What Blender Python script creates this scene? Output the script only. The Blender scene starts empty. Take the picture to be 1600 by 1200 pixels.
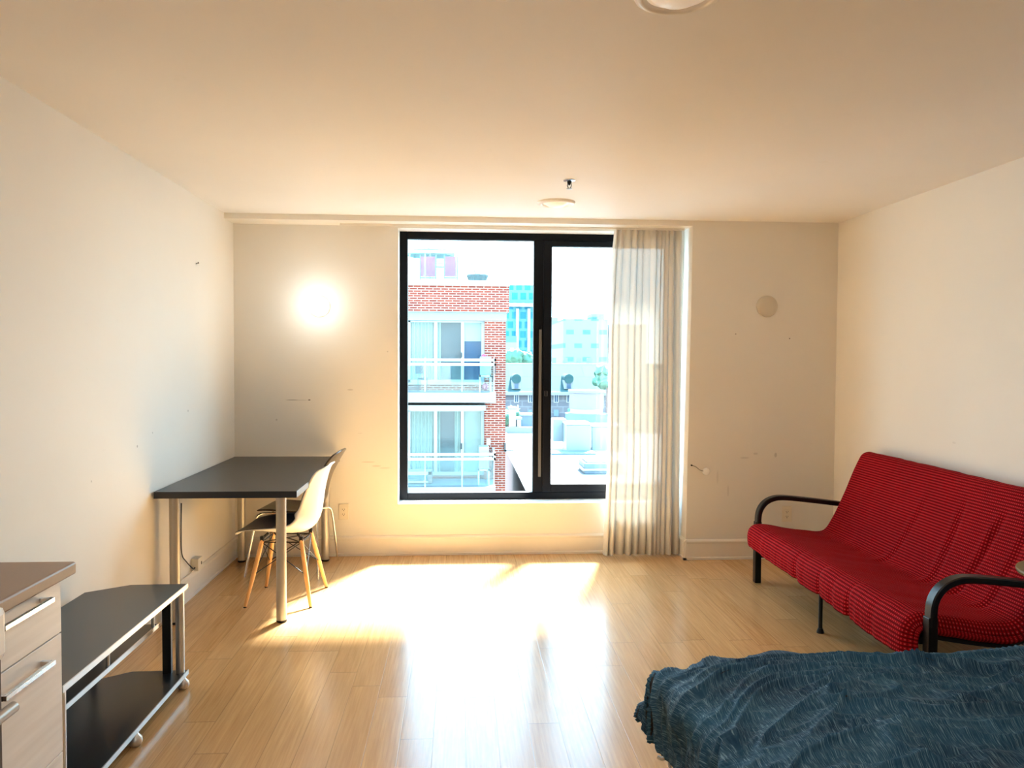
import bpy, bmesh, math, random
from mathutils import Vector, Matrix, noise
random.seed(7)
SC = bpy.context.scene
COL = SC.collection
PI = math.pi

# ------------------------------------------------------------------ camera
W, D, D2, H = 4.371, 5.82, 5.60, 2.45
YAW, PITCH, ROLL, FPX = 0.0646, 0.0328, 0.0052, 1232.3
f = Vector((math.sin(YAW)*math.cos(PITCH), math.cos(YAW)*math.cos(PITCH), -math.sin(PITCH)))
r0 = Vector((math.cos(YAW), -math.sin(YAW), 0)); u0 = r0.cross(f)
r1 = r0*math.cos(ROLL)+u0*math.sin(ROLL); u1 = -r0*math.sin(ROLL)+u0*math.cos(ROLL)
cd = bpy.data.cameras.new('camera'); cam = bpy.data.objects.new('camera', cd); COL.objects.link(cam)
cam.matrix_world = Matrix(((r1.x, u1.x, -f.x, 1.637), (r1.y, u1.y, -f.y, 0), (r1.z, u1.z, -f.z, 1.457), (0, 0, 0, 1)))
cd.sensor_width = 36; cd.lens = 36*FPX/1600; cd.clip_start = .02; cd.clip_end = 2000
SC.camera = cam

# ------------------------------------------------------------------ colour management, sky, sun
vs = SC.view_settings
vs.view_transform = 'Standard'; vs.look = 'None'; vs.gamma = 1; vs.use_curve_mapping = False
vs.exposure = 0.38
SC.display_settings.display_device = 'sRGB'
wd = bpy.data.worlds.new('sky'); SC.world = wd; wd.use_nodes = True
nt = wd.node_tree; bg = nt.nodes['Background']
tc = nt.nodes.new('ShaderNodeTexCoord'); sx = nt.nodes.new('ShaderNodeSeparateXYZ')
rp = nt.nodes.new('ShaderNodeValToRGB')
nt.links.new(tc.outputs['Generated'], sx.inputs[0]); nt.links.new(sx.outputs['Z'], rp.inputs[0])
rp.color_ramp.elements[0].position = 0.0; rp.color_ramp.elements[0].color = (.68, .90, 1, 1)
rp.color_ramp.elements[1].position = .8; rp.color_ramp.elements[1].color = (.38, .65, 1, 1)
nt.links.new(rp.outputs[0], bg.inputs[0]); bg.inputs[1].default_value = 10.0
sd = bpy.data.lights.new('sun', 'SUN'); sun = bpy.data.objects.new('sun', sd); COL.objects.link(sun)
sd.energy = 58; sd.angle = math.radians(9); sd.color = (1, .95, .88)
sun.rotation_euler = Vector((-.43, -1, -1.28)).to_track_quat('-Z', 'Y').to_euler(); sun.location = (3, 9, 6)
pd = bpy.data.lights.new('window_daylight', 'AREA'); pl = bpy.data.objects.new('window_daylight', pd); COL.objects.link(pl)
pd.shape = 'RECTANGLE'; pd.size = 2.05; pd.size_y = 2.02; pd.cycles.is_portal = True
pl.location = (2.2, 6.08, 1.39); pl.rotation_euler = Vector((0, -1, 0)).to_track_quat('-Z', 'Y').to_euler()
try:
    SC.cycles.use_denoising = True; SC.cycles.max_bounces = 14; SC.cycles.diffuse_bounces = 8
    SC.cycles.glossy_bounces = 5; SC.cycles.transparent_max_bounces = 16; SC.cycles.sample_clamp_indirect = 12
    SC.cycles.caustics_reflective = False; SC.cycles.caustics_refractive = False
except Exception: pass

# ------------------------------------------------------------------ material helpers
class NT:
    def __init__(s, name):
        s.m = bpy.data.materials.new(name); s.m.use_nodes = True; s.t = s.m.node_tree
        s.b = s.t.nodes['Principled BSDF']; s.out = s.t.nodes['Material Output']
    def n(s, typ, **k):
        q = s.t.nodes.new('ShaderNode'+typ)
        for a, v in k.items(): setattr(q, a, v)
        return q
    def l(s, a, b): s.t.links.new(a, b)
    def set(s, sock, v):
        if isinstance(v, bpy.types.NodeSocket): s.l(v, sock)
        else:
            if hasattr(sock, 'default_value'):
                try: sock.default_value = v
                except Exception: sock.default_value = (*v, 1)
    def math(s, op, a, b=0, c=None):
        q = s.n('Math', operation=op); s.set(q.inputs[0], a); s.set(q.inputs[1], b)
        if c is not None: s.set(q.inputs[2], c)
        return q.outputs[0]
    def mix(s, fac, a, b):
        q = s.n('MixRGB'); s.set(q.inputs[0], fac); s.set(q.inputs[1], a); s.set(q.inputs[2], b); return q.outputs[0]
    def coord(s, which='Object', sc=(1, 1, 1), rot=(0, 0, 0)):
        t = s.n('TexCoord'); mp = s.n('Mapping'); s.l(t.outputs[which], mp.inputs[0])
        mp.inputs['Scale'].default_value = sc; mp.inputs['Rotation'].default_value = rot; return mp.outputs[0]
    def world(s, sc=(1, 1, 1)):
        g = s.n('NewGeometry'); mp = s.n('Mapping'); s.l(g.outputs['Position'], mp.inputs[0]); mp.inputs['Scale'].default_value = sc
        return mp.outputs[0]
    def noise(s, vec, scale, detail=3, rough=.5):
        q = s.n('TexNoise'); s.l(vec, q.inputs['Vector']); q.inputs['Scale'].default_value = scale
        q.inputs['Detail'].default_value = detail; q.inputs['Roughness'].default_value = rough; return q.outputs['Fac']
    def ramp(s, fac, p0, p1, c0=(0, 0, 0), c1=(1, 1, 1)):
        q = s.n('ValToRGB'); s.l(fac, q.inputs[0]); e = q.color_ramp.elements
        e[0].position = p0; e[1].position = p1; e[0].color = (*c0, 1); e[1].color = (*c1, 1); return q.outputs[0]
    def bump(s, h, strength=.2, dist=.01):
        q = s.n('Bump'); s.l(h, q.inputs['Height']); q.inputs['Strength'].default_value = strength
        q.inputs['Distance'].default_value = dist; s.l(q.outputs[0], s.b.inputs['Normal'])
    def P(s, **k):
        nm = dict(color='Base Color', rough='Roughness', metal='Metallic', spec='Specular IOR Level', coat='Coat Weight', sheen='Sheen Weight', coatr='Coat Roughness')
        for a, v in k.items(): s.set(s.b.inputs[nm[a]], v)

def srgb(r, g, b):
    g_ = lambda c: (c/255/12.92) if c <= 10 else ((c/255+.055)/1.055)**2.4
    return (g_(r), g_(g), g_(b))

def simple(name, col, rough=.5, metal=0, var=.06, nscale=30, bump=0, spec=.5, coat=0):
    M = NT(name); v = M.coord('Object'); nz = M.noise(v, nscale, 4)
    d = tuple(max(0, c*(1-var)) for c in col); e = tuple(min(1, c*(1+var)) for c in col)
    M.P(color=M.mix(nz, (*d, 1), (*e, 1)), rough=rough, metal=metal, spec=spec, coat=coat)
    if bump: M.bump(nz, bump, .003)
    return M.m

def wall_mat(name, col, spots):
    M = NT(name); w = M.world()
    nz = M.noise(w, 1.7, 4); fine = M.noise(w, 60, 4)
    c = M.mix(M.ramp(nz, .3, .75), (*[x*.97 for x in col], 1), (*col, 1))
    sm = M.ramp(M.noise(M.world((3, 3, 9)), 2.2, 6, .65), .66, .74)
    c = M.mix(M.math('MULTIPLY', sm, .06), c, (.45, .38, .30, 1))
    for (x, y, z, rr, dk, st) in spots:      # scuffs and nail holes at fixed places on the wall
        sub = M.n('VectorMath', operation='SUBTRACT'); M.l(w, sub.inputs[0]); sub.inputs[1].default_value = (x, y, z)
        ml = M.n('VectorMath', operation='MULTIPLY'); M.l(sub.outputs[0], ml.inputs[0]); ml.inputs[1].default_value = st
        ln = M.n('VectorMath', operation='LENGTH'); M.l(ml.outputs[0], ln.inputs[0])
        k = M.ramp(M.math('DIVIDE', ln.outputs['Value'], rr), .6, 1.0, (1, 1, 1), (0, 0, 0))
        c = M.mix(M.math('MULTIPLY', k, dk), c, (.10, .08, .07, 1))
    M.P(color=c, rough=.62, spec=.3); M.bump(fine, .06, .002); return M.m

CW = (.83, .80, .745)
M_wall_back = wall_mat('back wall paint', (.79, .765, .715), [
    (.535, 5.82, 1.145, .010, .8, (1, 1, 1.6)), (.41, 5.82, 1.145, .03, .4, (.6, 1, 9)), (.45, 5.82, 1.143, .06, .16, (.6, 1, 10)),
    (.83, 5.82, 1.22, .02, .25, (.8, 1, 3)), (1.02, 5.82, .66, .04, .2, (1, 1, 5)), (.96, 5.82, .69, .06, .2, (1, 1, 9)), (1.08, 5.82, .645, .05, .18, (1, 1, 8)),
    (3.62, 5.60, 1.64, .006, .6, (1, 1, 1)), (4.02, 5.60, 1.61, .006, .8, (1, 1, 1)), (3.93, 5.60, .76, .012, .3, (1, 1, .6)),
    (3.70, 5.60, .74, .04, .18, (1, 1, 5)), (3.78, 5.60, .77, .03, .2, (1.5, 1, 3)), (3.58, 5.60, .5, .05, .14, (6, 1, 1)), (3.5, 5.6, .6, .06, .12, (7, 1, 1)),
    (.9, 5.82, .9, .02, .12, (1, 1, 5)), (1.1, 5.82, 1.5, .006, .3, (1, 1, 1)), (.30, 5.82, 1.0, .008, .3, (1, 1, 1))])
M_wall_left = wall_mat('left wall paint', CW, [
    (0, 4.85, 1.13, .008, .5, (1, 1, 1)), (0, 4.1, 1.0, .008, .5, (1, 1, 1)), (0, 4.3, 1.05, .006, .4, (1, 1, 1)), (0, 3.6, .9, .006, .4, (1, 1, 1))])
M_wall_right = wall_mat('right wall paint', CW, [(W, 4.2, 1.0, .02, .12, (1, 1, 3))])
M_ceiling = wall_mat('ceiling paint', (.83, .81, .785), [])
M_trim = simple('white gloss trim', (.80, .765, .70), .35, var=.02)
M_sill = simple('white sill paint', (.86, .86, .84), .4, var=.02)

def floor_mat():
    M = NT('strand bamboo planks'); w = M.world(); s = M.n('SeparateXYZ'); M.l(w, s.inputs[0]); x, y = s.outputs[0], s.outputs[1]
    PW, X0 = .1245, 1.6588
    a = M.math('DIVIDE', M.math('SUBTRACT', x, X0), PW); idx = M.math('FLOOR', a); fx = M.math('SUBTRACT', a, idx)
    wn = M.n('TexWhiteNoise', noise_dimensions='1D'); M.l(idx, wn.inputs['W'])
    b = M.math('ADD', M.math('DIVIDE', y, 1.22), M.math('MULTIPLY', wn.outputs['Value'], 7.31)); ib = M.math('FLOOR', b); fy = M.math('SUBTRACT', b, ib)
    cb = M.n('CombineXYZ'); M.l(idx, cb.inputs[0]); M.l(ib, cb.inputs[1])
    wp = M.n('TexWhiteNoise', noise_dimensions='2D'); M.l(cb.outputs[0], wp.inputs['Vector'])
    # plank seams
    ex = M.math('MINIMUM', fx, M.math('SUBTRACT', 1, fx)); ey = M.math('MINIMUM', fy, M.math('SUBTRACT', 1, fy))
    sx_ = M.ramp(ex, .006, .013, (1, 1, 1), (0, 0, 0)); sy_ = M.ramp(ey, .0007, .0016, (1, 1, 1), (0, 0, 0))
    seam = M.math('MAXIMUM', sx_, sy_)
    off = M.n('CombineXYZ'); M.l(M.math('MULTIPLY', wp.outputs['Value'], 40), off.inputs[1]); M.l(M.math('MULTIPLY', wp.outputs['Value'], 13), off.inputs[0])
    ad = M.n('VectorMath', operation='ADD'); M.l(w, ad.inputs[0]); M.l(off.outputs[0], ad.inputs[1])
    m1 = M.n('Mapping'); M.l(ad.outputs[0], m1.inputs[0]); m1.inputs['Scale'].default_value = (95, 3.2, 1)
    m2 = M.n('Mapping'); M.l(ad.outputs[0], m2.inputs[0]); m2.inputs['Scale'].default_value = (28, 1.1, 1)
    g1 = M.noise(m1.outputs[0], 1, 5, .6); g2 = M.noise(m2.outputs[0], 1, 4, .6)
    c = M.mix(M.ramp(g1, .3, .72), (.45, .235, .085, 1), (.68, .410, .175, 1))
    c = M.mix(M.math('MULTIPLY', M.ramp(g2, .45, .75), .45), c, (.42, .225, .09, 1))
    c = M.mix(M.math('MULTIPLY', wp.outputs['Value'], .35), c, (.76, .51, .26, 1))
    cb2 = M.n('CombineXYZ'); M.l(ib, cb2.inputs[0]); M.l(idx, cb2.inputs[1]); wq = M.n('TexWhiteNoise', noise_dimensions='2D'); M.l(cb2.outputs[0], wq.inputs['Vector'])
    c = M.mix(M.math('MULTIPLY', wq.outputs['Value'], .22), c, (.44, .235, .10, 1))
    c = M.mix(M.math('MULTIPLY', seam, .55), c, (.20, .12, .06, 1))
    ro = M.math('ADD', .17, M.math('MULTIPLY', g1, .10))
    M.P(color=c, rough=ro, spec=.42, coat=.05, coatr=.2)
    hh = M.math('SUBTRACT', M.math('MULTIPLY', g1, .12), seam); M.bump(hh, .12, .0015)
    return M.m
M_floor = floor_mat()

M_black_lam = simple('black brown laminate', srgb(34, 32, 31), .32, var=.12, nscale=60)
M_black_edge = simple('black laminate edge', srgb(22, 20, 19), .4, var=.1)
M_steel = simple('silver painted steel', (.50, .47, .42), .35, .6, var=.03)
M_chrome = simple('chrome', (.75, .73, .70), .15, 1, var=.02)
M_white_pl = simple('white moulded plastic', (.86, .84, .80), .35, var=.01)
M_pad = simple('dark brown seat inner face', srgb(48, 38, 38), .28, var=.06)
M_wood_leg = simple('beech dowel', srgb(226, 174, 112), .45, var=.12, nscale=18)
M_black_metal = simple('black metal', (.006, .006, .007), .36, 0, var=.1, spec=.35)
M_dark_shell = simple('dark brown plywood shell', srgb(50, 36, 27), .22, var=.15, nscale=10)
M_frame = simple('dark blue black window aluminium', (.003, .004, .007), .45, 0, var=.1, spec=.15)
M_strip = simple('grey weather strip', (.10, .09, .08), .6)
M_stand_top = simple('black stand laminate', srgb(30, 32, 34), .3, var=.1)
M_silver_edge = simple('silver edging', (.62, .62, .60), .3, .7, var=.02)
M_counter = simple('taupe laminate worktop', srgb(150, 128, 112), .4, var=.08, nscale=150)
M_enamel = simple('white enamel', (.85, .85, .84), .25, var=.01)
M_oven_shade = simple('shadowed oven side', srgb(70, 48, 34), .5)  # brown puts the shadow beside the stove into the colour
M_grey_metal = simple('brushed grey metal', (.42, .40, .38), .3, .9)
M_plate = simple('ivory plate plastic', (.78, .72, .60), .4, var=.02)
M_cover = simple('beige round cover', (.62, .56, .46), .5, var=.02)
M_slot = simple('dark slot', (.05, .04, .03), .6)
M_mattress_red = simple('dark mattress ticking', (.02, .015, .015), .8)
M_bedwood = simple('dark bed rail', srgb(38, 28, 26), .35, var=.2)
M_ribbon = simple('white ribbon', (.85, .83, .80), .7)
M_olive = simple('olive brown wood', srgb(112, 92, 48), .5, var=.15)
M_backing = simple('dark cable', (.02, .02, .02), .5)

def birch():
    M = NT('pale limed wood front'); v = M.world((2, 2.5, 45)); g = M.noise(v, 1, 5)
    M.P(color=M.mix(M.ramp(g, .35, .7), (.76, .735, .70, 1), (.85, .83, .80, 1)), rough=.4); M.bump(g, .05, .001); return M.m
M_birch = birch()

def emit(name, col, st):
    M = NT(name); M.P(color=(*col, 1), rough=.4); M.b.inputs['Emission Color'].default_value = (*col, 1); M.b.inputs['Emission Strength'].default_value = st
    nz = M.noise(M.coord('Object'), 20); M.P(rough=M.math('ADD', .35, M.math('MULTIPLY', nz, .05))); return M.m
M_diff = emit('frosted lamp glass', (1, .92, .80), .12)
M_lit = emit('lit wall lamp', (.95, 1, 1), 1.6)

def glass(name, tint=(1, 1, 1)):
    M = NT(name); M.t.nodes.remove(M.b)
    tr = M.n('BsdfTransparent'); gl = M.n('BsdfGlossy'); gl.inputs['Roughness'].default_value = .02; tr.inputs[0].default_value = (*tint, 1)
    lw = M.n('LayerWeight'); lw.inputs[0].default_value = .5; mx = M.n('MixShader'); M.l(M.math('ADD', .025, M.math('MULTIPLY', M.math('POWER', lw.outputs['Facing'], 5), .5)), mx.inputs[0]); M.l(tr.outputs[0], mx.inputs[1]); M.l(gl.outputs[0], mx.inputs[2])
    M.l(mx.outputs[0], M.out.inputs[0]); return M.m
M_glass = glass('window glass', (.93, .98, .985))
M_balc_glass = glass('balcony glass', (.80, .95, .98))

def curtain_mat():
    M = NT('cream sheer linen'); M.t.nodes.remove(M.b)
    v = M.coord('UV', (900, 900, 1)); wv = M.noise(M.coord('UV', (700, 90, 1)), 1, 3); wh = M.noise(M.coord('UV', (90, 700, 1)), 1, 3)
    k = M.math('MULTIPLY', M.math('ADD', wv, wh), .5)
    c = M.mix(k, (.60, .575, .52, 1), (.77, .745, .69, 1))
    d = M.n('BsdfDiffuse'); t = M.n('BsdfTranslucent'); tr = M.n('BsdfTransparent')
    M.l(c, d.inputs[0]); M.l(c, t.inputs[0])
    a = M.n('MixShader'); a.inputs[0].default_value = .05; M.l(d.outputs[0], a.inputs[1]); M.l(t.outputs[0], a.inputs[2])
    b = M.n('MixShader'); M.l(M.ramp(k, .40, .62, (.05, .05, .05), (.004, .004, .004)), b.inputs[0]); M.l(a.outputs[0], b.inputs[1]); M.l(tr.outputs[0], b.inputs[2])
    M.l(b.outputs[0], M.out.inputs[0]); return M.m
M_curtain = curtain_mat()

def red_mat():
    M = NT('red waffle weave'); t = M.n('TexCoord'); s = M.n('SeparateXYZ'); M.l(t.outputs['UV'], s.inputs[0])
    CU, CV = .0125, .0155
    a = M.math('DIVIDE', s.outputs[0], CU); b = M.math('DIVIDE', s.outputs[1], CV)
    fa = M.math('ABSOLUTE', M.math('SUBTRACT', M.math('FRACT', a), .5)); fb = M.math('ABSOLUTE', M.math('SUBTRACT', M.math('FRACT', b), .5))
    gv = M.ramp(fb, .22, .38); gu = M.ramp(fa, .30, .42)
    g = M.math('MAXIMUM', M.math('MULTIPLY', gu, .75), gv)
    nz = M.noise(t.outputs['UV'], 8, 4)
    c = M.mix(nz, (.34, .003, .007, 1), (.46, .006, .012, 1))
    c = M.mix(M.math('MULTIPLY', g, .86), c, (.075, .0015, .003, 1))
    dot = M.math('MULTIPLY', M.math('LESS_THAN', fa, .13), M.math('LESS_THAN', fb, .12))
    c = M.mix(M.math('MULTIPLY', dot, .45), c, (.7, .16, .16, 1))
    M.P(color=c, rough=.8, spec=.05); M.bump(M.math('SUBTRACT', 1, g), .5, .002); return M.m
M_red = red_mat()

def duvet_mat():
    M = NT('navy streaked duvet cloth')
    st = M.noise(M.coord('UV', (640, 20, 1), (0, 0, .045)), 1, 2, .5)
    big = M.noise(M.coord('UV', (3, 5, 1)), 1, 4)
    base = M.mix(M.ramp(big, .35, .65), (.006, .028, .062, 1), (.016, .070, .125, 1))
    thr = M.ramp(st, .56, .64)
    c = M.mix(M.math('MULTIPLY', thr, .38), base, (.34, .54, .66, 1))
    st2 = M.noise(M.coord('UV', (260, 10, 1), (0, 0, .045)), 1, 3, .6)
    c = M.mix(M.math('MULTIPLY', M.ramp(st2, .45, .7), .25), c, (.10, .22, .31, 1))
    wk = M.n('TexNoise'); M.l(M.coord('UV', (5, 19, 1)), wk.inputs['Vector']); wk.inputs['Scale'].default_value = 1; wk.inputs['Detail'].default_value = 3; wk.inputs['Distortion'].default_value = .8
    rd = M.math('SUBTRACT', 1, M.math('MULTIPLY', M.math('ABSOLUTE', M.math('SUBTRACT', wk.outputs['Fac'], .5)), 5))
    M.P(color=c, rough=.7, spec=.15); M.bump(M.math('ADD', M.math('MULTIPLY', rd, .35), M.math('MULTIPLY', st, .05)), .5, .008); return M.m
M_duvet = duvet_mat()
M_duvet_under = simple('black duvet underside', (.012, .012, .016), .7)

def brick_mat(name, c1, c2, mortar, sc=1, axes='xz', bw=.215, bh=.065):
    M = NT(name); g = M.world(); s = M.n('SeparateXYZ'); M.l(g, s.inputs[0]); cb = M.n('CombineXYZ')
    M.l(s.outputs[0 if axes[0] == 'x' else 1], cb.inputs[0]); M.l(s.outputs[2], cb.inputs[1])
    b = M.n('TexBrick'); M.l(cb.outputs[0], b.inputs['Vector']); b.inputs['Scale'].default_value = 1
    b.inputs['Brick Width'].default_value = bw; b.inputs['Row Height'].default_value = bh; b.inputs['Mortar Size'].default_value = .010*sc
    b.inputs['Color1'].default_value = (*c1, 1); b.inputs['Color2'].default_value = (*c2, 1); b.inputs['Mortar'].default_value = (*mortar, 1)
    M.P(color=b.outputs['Color'], rough=.9, spec=.1); return M.m

# ------------------------------------------------------------------ geometry helpers
def box(bm, x0, x1, y0, y1, z0, z1, bev=0, seg=2):
    t = bmesh.new(); bmesh.ops.create_cube(t, size=1)
    for v in t.verts: v.co = Vector(((x0+x1)/2+v.co.x*(x1-x0), (y0+y1)/2+v.co.y*(y1-y0), (z0+z1)/2+v.co.z*(z1-z0)))
    if bev: bmesh.ops.bevel(t, geom=t.edges[:], offset=bev, segments=seg, affect='EDGES', profile=.5)
    merge(bm, t)
def merge(bm, t):
    me = bpy.data.meshes.new('tmp'); t.to_mesh(me); bm.from_mesh(me); bpy.data.meshes.remove(me); t.free()
def prism(bm, pts, z0, z1, bev=0):
    t = bmesh.new(); a = [t.verts.new((x, y, z0)) for x, y in pts]; b = [t.verts.new((x, y, z1)) for x, y in pts]
    t.faces.new(a[::-1]); t.faces.new(b); n = len(pts)
    for i in range(n): t.faces.new((a[i], a[(i+1) % n], b[(i+1) % n], b[i]))
    bmesh.ops.recalc_face_normals(t, faces=t.faces[:])
    if bev: bmesh.ops.bevel(t, geom=t.edges[:], offset=bev, segments=2, affect='EDGES', profile=.5)
    merge(bm, t)
def hexa(bm, P):   # eight corners: bottom four then top four
    v = [bm.verts.new(p) for p in P]
    for q in ((3, 2, 1, 0), (4, 5, 6, 7), (0, 1, 5, 4), (1, 2, 6, 5), (2, 3, 7, 6), (3, 0, 4, 7)): bm.faces.new([v[i] for i in q])
def cyl(bm, p0, p1, r0, r1=None, n=20, cap=True):
    p0, p1 = Vector(p0), Vector(p1); r1 = r0 if r1 is None else r1; d = (p1-p0).normalized()
    a = d.orthogonal().normalized(); b = d.cross(a)
    A = [bm.verts.new(p0+(a*math.cos(2*PI*i/n)+b*math.sin(2*PI*i/n))*r0) for i in range(n)]
    B = [bm.verts.new(p1+(a*math.cos(2*PI*i/n)+b*math.sin(2*PI*i/n))*r1) for i in range(n)]
    for i in range(n): bm.faces.new((A[i], A[(i+1) % n], B[(i+1) % n], B[i]))
    if cap: bm.faces.new(A[::-1]); bm.faces.new(B)
def lathe(bm, c, prof, axis='z', n=32):   # prof (r, h) along the axis
    c = Vector(c); E = {'z': (Vector((1, 0, 0)), Vector((0, 1, 0)), Vector((0, 0, 1))), 'y': (Vector((1, 0, 0)), Vector((0, 0, 1)), Vector((0, 1, 0)))}[axis]
    rings = []
    for (r, h) in prof:
        if r < 1e-5: rings.append([bm.verts.new(c+E[2]*h)]); continue
        rings.append([bm.verts.new(c+E[0]*r*math.cos(2*PI*i/n)+E[1]*r*math.sin(2*PI*i/n)+E[2]*h) for i in range(n)])
    for A, B in zip(rings, rings[1:]):
        for i in range(n):
            j = (i+1) % n
            if len(A) == 1: bm.faces.new((A[0], B[j], B[i]))
            elif len(B) == 1: bm.faces.new((A[i], A[j], B[0]))
            else: bm.faces.new((A[i], A[j], B[j], B[i]))
def smooth_path(pts, k=6):
    P = [Vector(p) for p in pts]; out = []
    for i in range(len(P)-1):
        a = P[max(0, i-1)]; b = P[i]; c = P[i+1]; d = P[min(len(P)-1, i+2)]
        for j in range(k):
            t = j/k; out.append(.5*((2*b)+(c-a)*t+(2*a-5*b+4*c-d)*t*t+(3*b-a-3*c+d)*t*t*t))
    out.append(P[-1]); return out
def tube(bm, pts, r, n=10, sect=None):   # sect: (half-width along y, half-thickness) gives a flat bar in an xz-plane curve
    pts = [Vector(p) for p in pts]; rings = []
    prev = None
    for i, p in enumerate(pts):
        d = (pts[min(i+1, len(pts)-1)]-pts[max(i-1, 0)]).normalized()
        if sect:
            a = Vector((0, 1, 0)); b = d.cross(a).normalized(); w, t = sect; e = min(w, t)*.35
            cs = [(w, t-e), (w-e, t), (-w+e, t), (-w, t-e), (-w, -t+e), (-w+e, -t), (w-e, -t), (w, -t+e)]
            rings.append([bm.verts.new(p+a*x+b*y) for x, y in cs])
        else:
            if prev is None: a = d.orthogonal().normalized()
            else: a = (prev-d*prev.dot(d)).normalized()
            prev = a; b = d.cross(a)
            rings.append([bm.verts.new(p+(a*math.cos(2*PI*k/n)+b*math.sin(2*PI*k/n))*r) for k in range(n)])
    m = len(rings[0])
    for A, B in zip(rings, rings[1:]):
        for i in range(m): bm.faces.new((A[i], A[(i+1) % m], B[(i+1) % m], B[i]))
    bm.faces.new(rings[0][::-1]); bm.faces.new(rings[-1])
def grid(bm, nu, nv, fn, uvfn=None):
    V = [[bm.verts.new(fn(i/nu, j/nv)) for j in range(nv+1)] for i in range(nu+1)]
    uv = bm.loops.layers.uv.verify() if uvfn else None
    for i in range(nu):
        for j in range(nv):
            fc = bm.faces.new((V[i][j], V[i+1][j], V[i+1][j+1], V[i][j+1])); fc.smooth = True
            if uv:
                for lp, (a, b) in zip(fc.loops, ((i, j), (i+1, j), (i+1, j+1), (i, j+1))): lp[uv].uv = uvfn(a/nu, b/nv)
    return V

def root_of(o):
    while o.parent: o = o.parent
    return o
def mat_of(o):
    return Matrix.Translation(o.location) @ Matrix.Rotation(o.rotation_euler.z, 4, 'Z')
def obj(name, bm, m, parent=None, smooth=None, local=False, solid=0, recalc=True):
    if recalc: bmesh.ops.recalc_face_normals(bm, faces=bm.faces[:])
    if parent is not None:
        if not local: bm.transform(mat_of(root_of(parent)).inverted())
        loc = None
    else:
        xs = [v.co.x for v in bm.verts]; ys = [v.co.y for v in bm.verts]; zs = [v.co.z for v in bm.verts]
        loc = Vector(((min(xs)+max(xs))/2, (min(ys)+max(ys))/2, min(zs))); bm.transform(Matrix.Translation(-loc))
    me = bpy.data.meshes.new(name); bm.to_mesh(me); bm.free(); me.materials.append(m)
    o = bpy.data.objects.new(name, me); COL.objects.link(o)
    if parent is not None: o.parent = parent
    if loc is not None: o.location = loc
    if smooth is not None:
        for p in me.polygons: p.use_smooth = True
        try: me.set_sharp_from_angle(angle=math.radians(smooth))
        except Exception: pass
    if solid:
        s = o.modifiers.new('thickness', 'SOLIDIFY'); s.thickness = solid; s.offset = 0
    return o
def thing(name, label, cat, loc, rz=0, group=None):
    o = bpy.data.objects.new(name, None); COL.objects.link(o); o.location = loc; o.rotation_euler = (0, 0, rz); o.empty_display_size = .1
    o['label'] = label; o['category'] = cat
    if group: o['group'] = group
    return o
def tag(o, label, cat, group=None, kind=None):
    o['label'] = label; o['category'] = cat
    if group: o['group'] = group
    if kind: o['kind'] = kind
    return o
def struct(name, bm, m, parent=None, label=None, **k):
    o = obj(name, bm, m, parent, **k)
    if parent is None: o['kind'] = 'structure'
    if label: o['label'] = label
    return o
def B(*boxes, bev=0):
    bm = bmesh.new()
    for b in boxes: box(bm, *b, bev=bev)
    return bm
def copy_tree(o, parent=None):
    c = o.copy(); COL.objects.link(c)
    if parent is not None: c.parent = parent
    for ch in list(o.children):
        copy_tree(ch, c)
    return c

# ------------------------------------------------------------------ the room
YB = -2.2     # rear wall, behind the camera
struct('floor', B((-.1, W+.1, YB, D+.1, -.12, 0)), M_floor, label='glossy honey-coloured bamboo plank floor')
struct('ceiling', B((-.1, W+.1, YB, D+.4, H, H+.15)), M_ceiling, label='cream painted flat ceiling')
struct('wall_left', B((-.15, 0, YB, D+.4, -.12, H)), M_wall_left, label='cream wall on the left')
struct('wall_right', B((W, W+.15, YB, D+.4, -.12, H)), M_wall_right, label='cream wall on the right')
struct('wall_rear', B((-.15, W+.15, YB-.15, YB, -.12, H)), M_wall_right, label='cream wall behind the viewer')
WX0, WX1, WZ0, WZ1 = 1.177, 3.268, .377, 2.400
YO = 6.10
bm = bmesh.new()
box(bm, 0, WX0, D, YO, -.12, H); box(bm, WX1, 3.6, D, YO, -.12, H)
box(bm, WX0, WX1, D, YO, -.12, WZ0); box(bm, WX0, WX1, D, YO, WZ1, H)
struct('wall_back', bm, M_wall_back, label='beige window wall with scuffs')
bm = bmesh.new()
hexa(bm, [(3.270, D2, 0), (W, D2, 0), (W, YO, 0), (3.270, YO, 0), (3.296, D2, H), (W, D2, H), (W, YO, H), (3.296, YO, H)])
struct('wall_back_right', bm, M_wall_back, label='beige wall section standing forward of the window')
struct('trim_1', B((0, 3.296, D2, D, 2.412, H)), M_trim, label='shallow dropped soffit above the window')

def base(name, x0, y0, x1, y1, nx, ny, lab):   # runs from (x0,y0) to (x1,y1), standing off the wall along (nx,ny)
    prof = [(0, 0), (.021, 0), (.021, .016), (.015, .020), (.015, .118), (.019, .124), (.019, .134), (.013, .140), (.008, .146), (0, .147)]
    bm = bmesh.new(); A = [bm.verts.new((x0+nx*d, y0+ny*d, z)) for d, z in prof]; Bv = [bm.verts.new((x1+nx*d, y1+ny*d, z)) for d, z in prof]
    n = len(prof)
    for i in range(n): bm.faces.new((A[i], A[(i+1) % n], Bv[(i+1) % n], Bv[i]))
    bm.faces.new(A[::-1]); bm.faces.new(Bv); struct(name, bm, M_trim, label=lab)
base('baseboard_left', 0, YB, 0, D, 1, 0, 'cream baseboard along the left wall')
base('baseboard_back', 0, D, 3.27, D, 0, -1, 'cream baseboard under the window')
base('baseboard_back_right', 3.251, D2, W, D2, 0, -1, 'cream baseboard on the forward wall section')
base('baseboard_pier', 3.272, D2-.021, 3.272, D, -1, 0, 'cream baseboard return beside the curtain')
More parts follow.
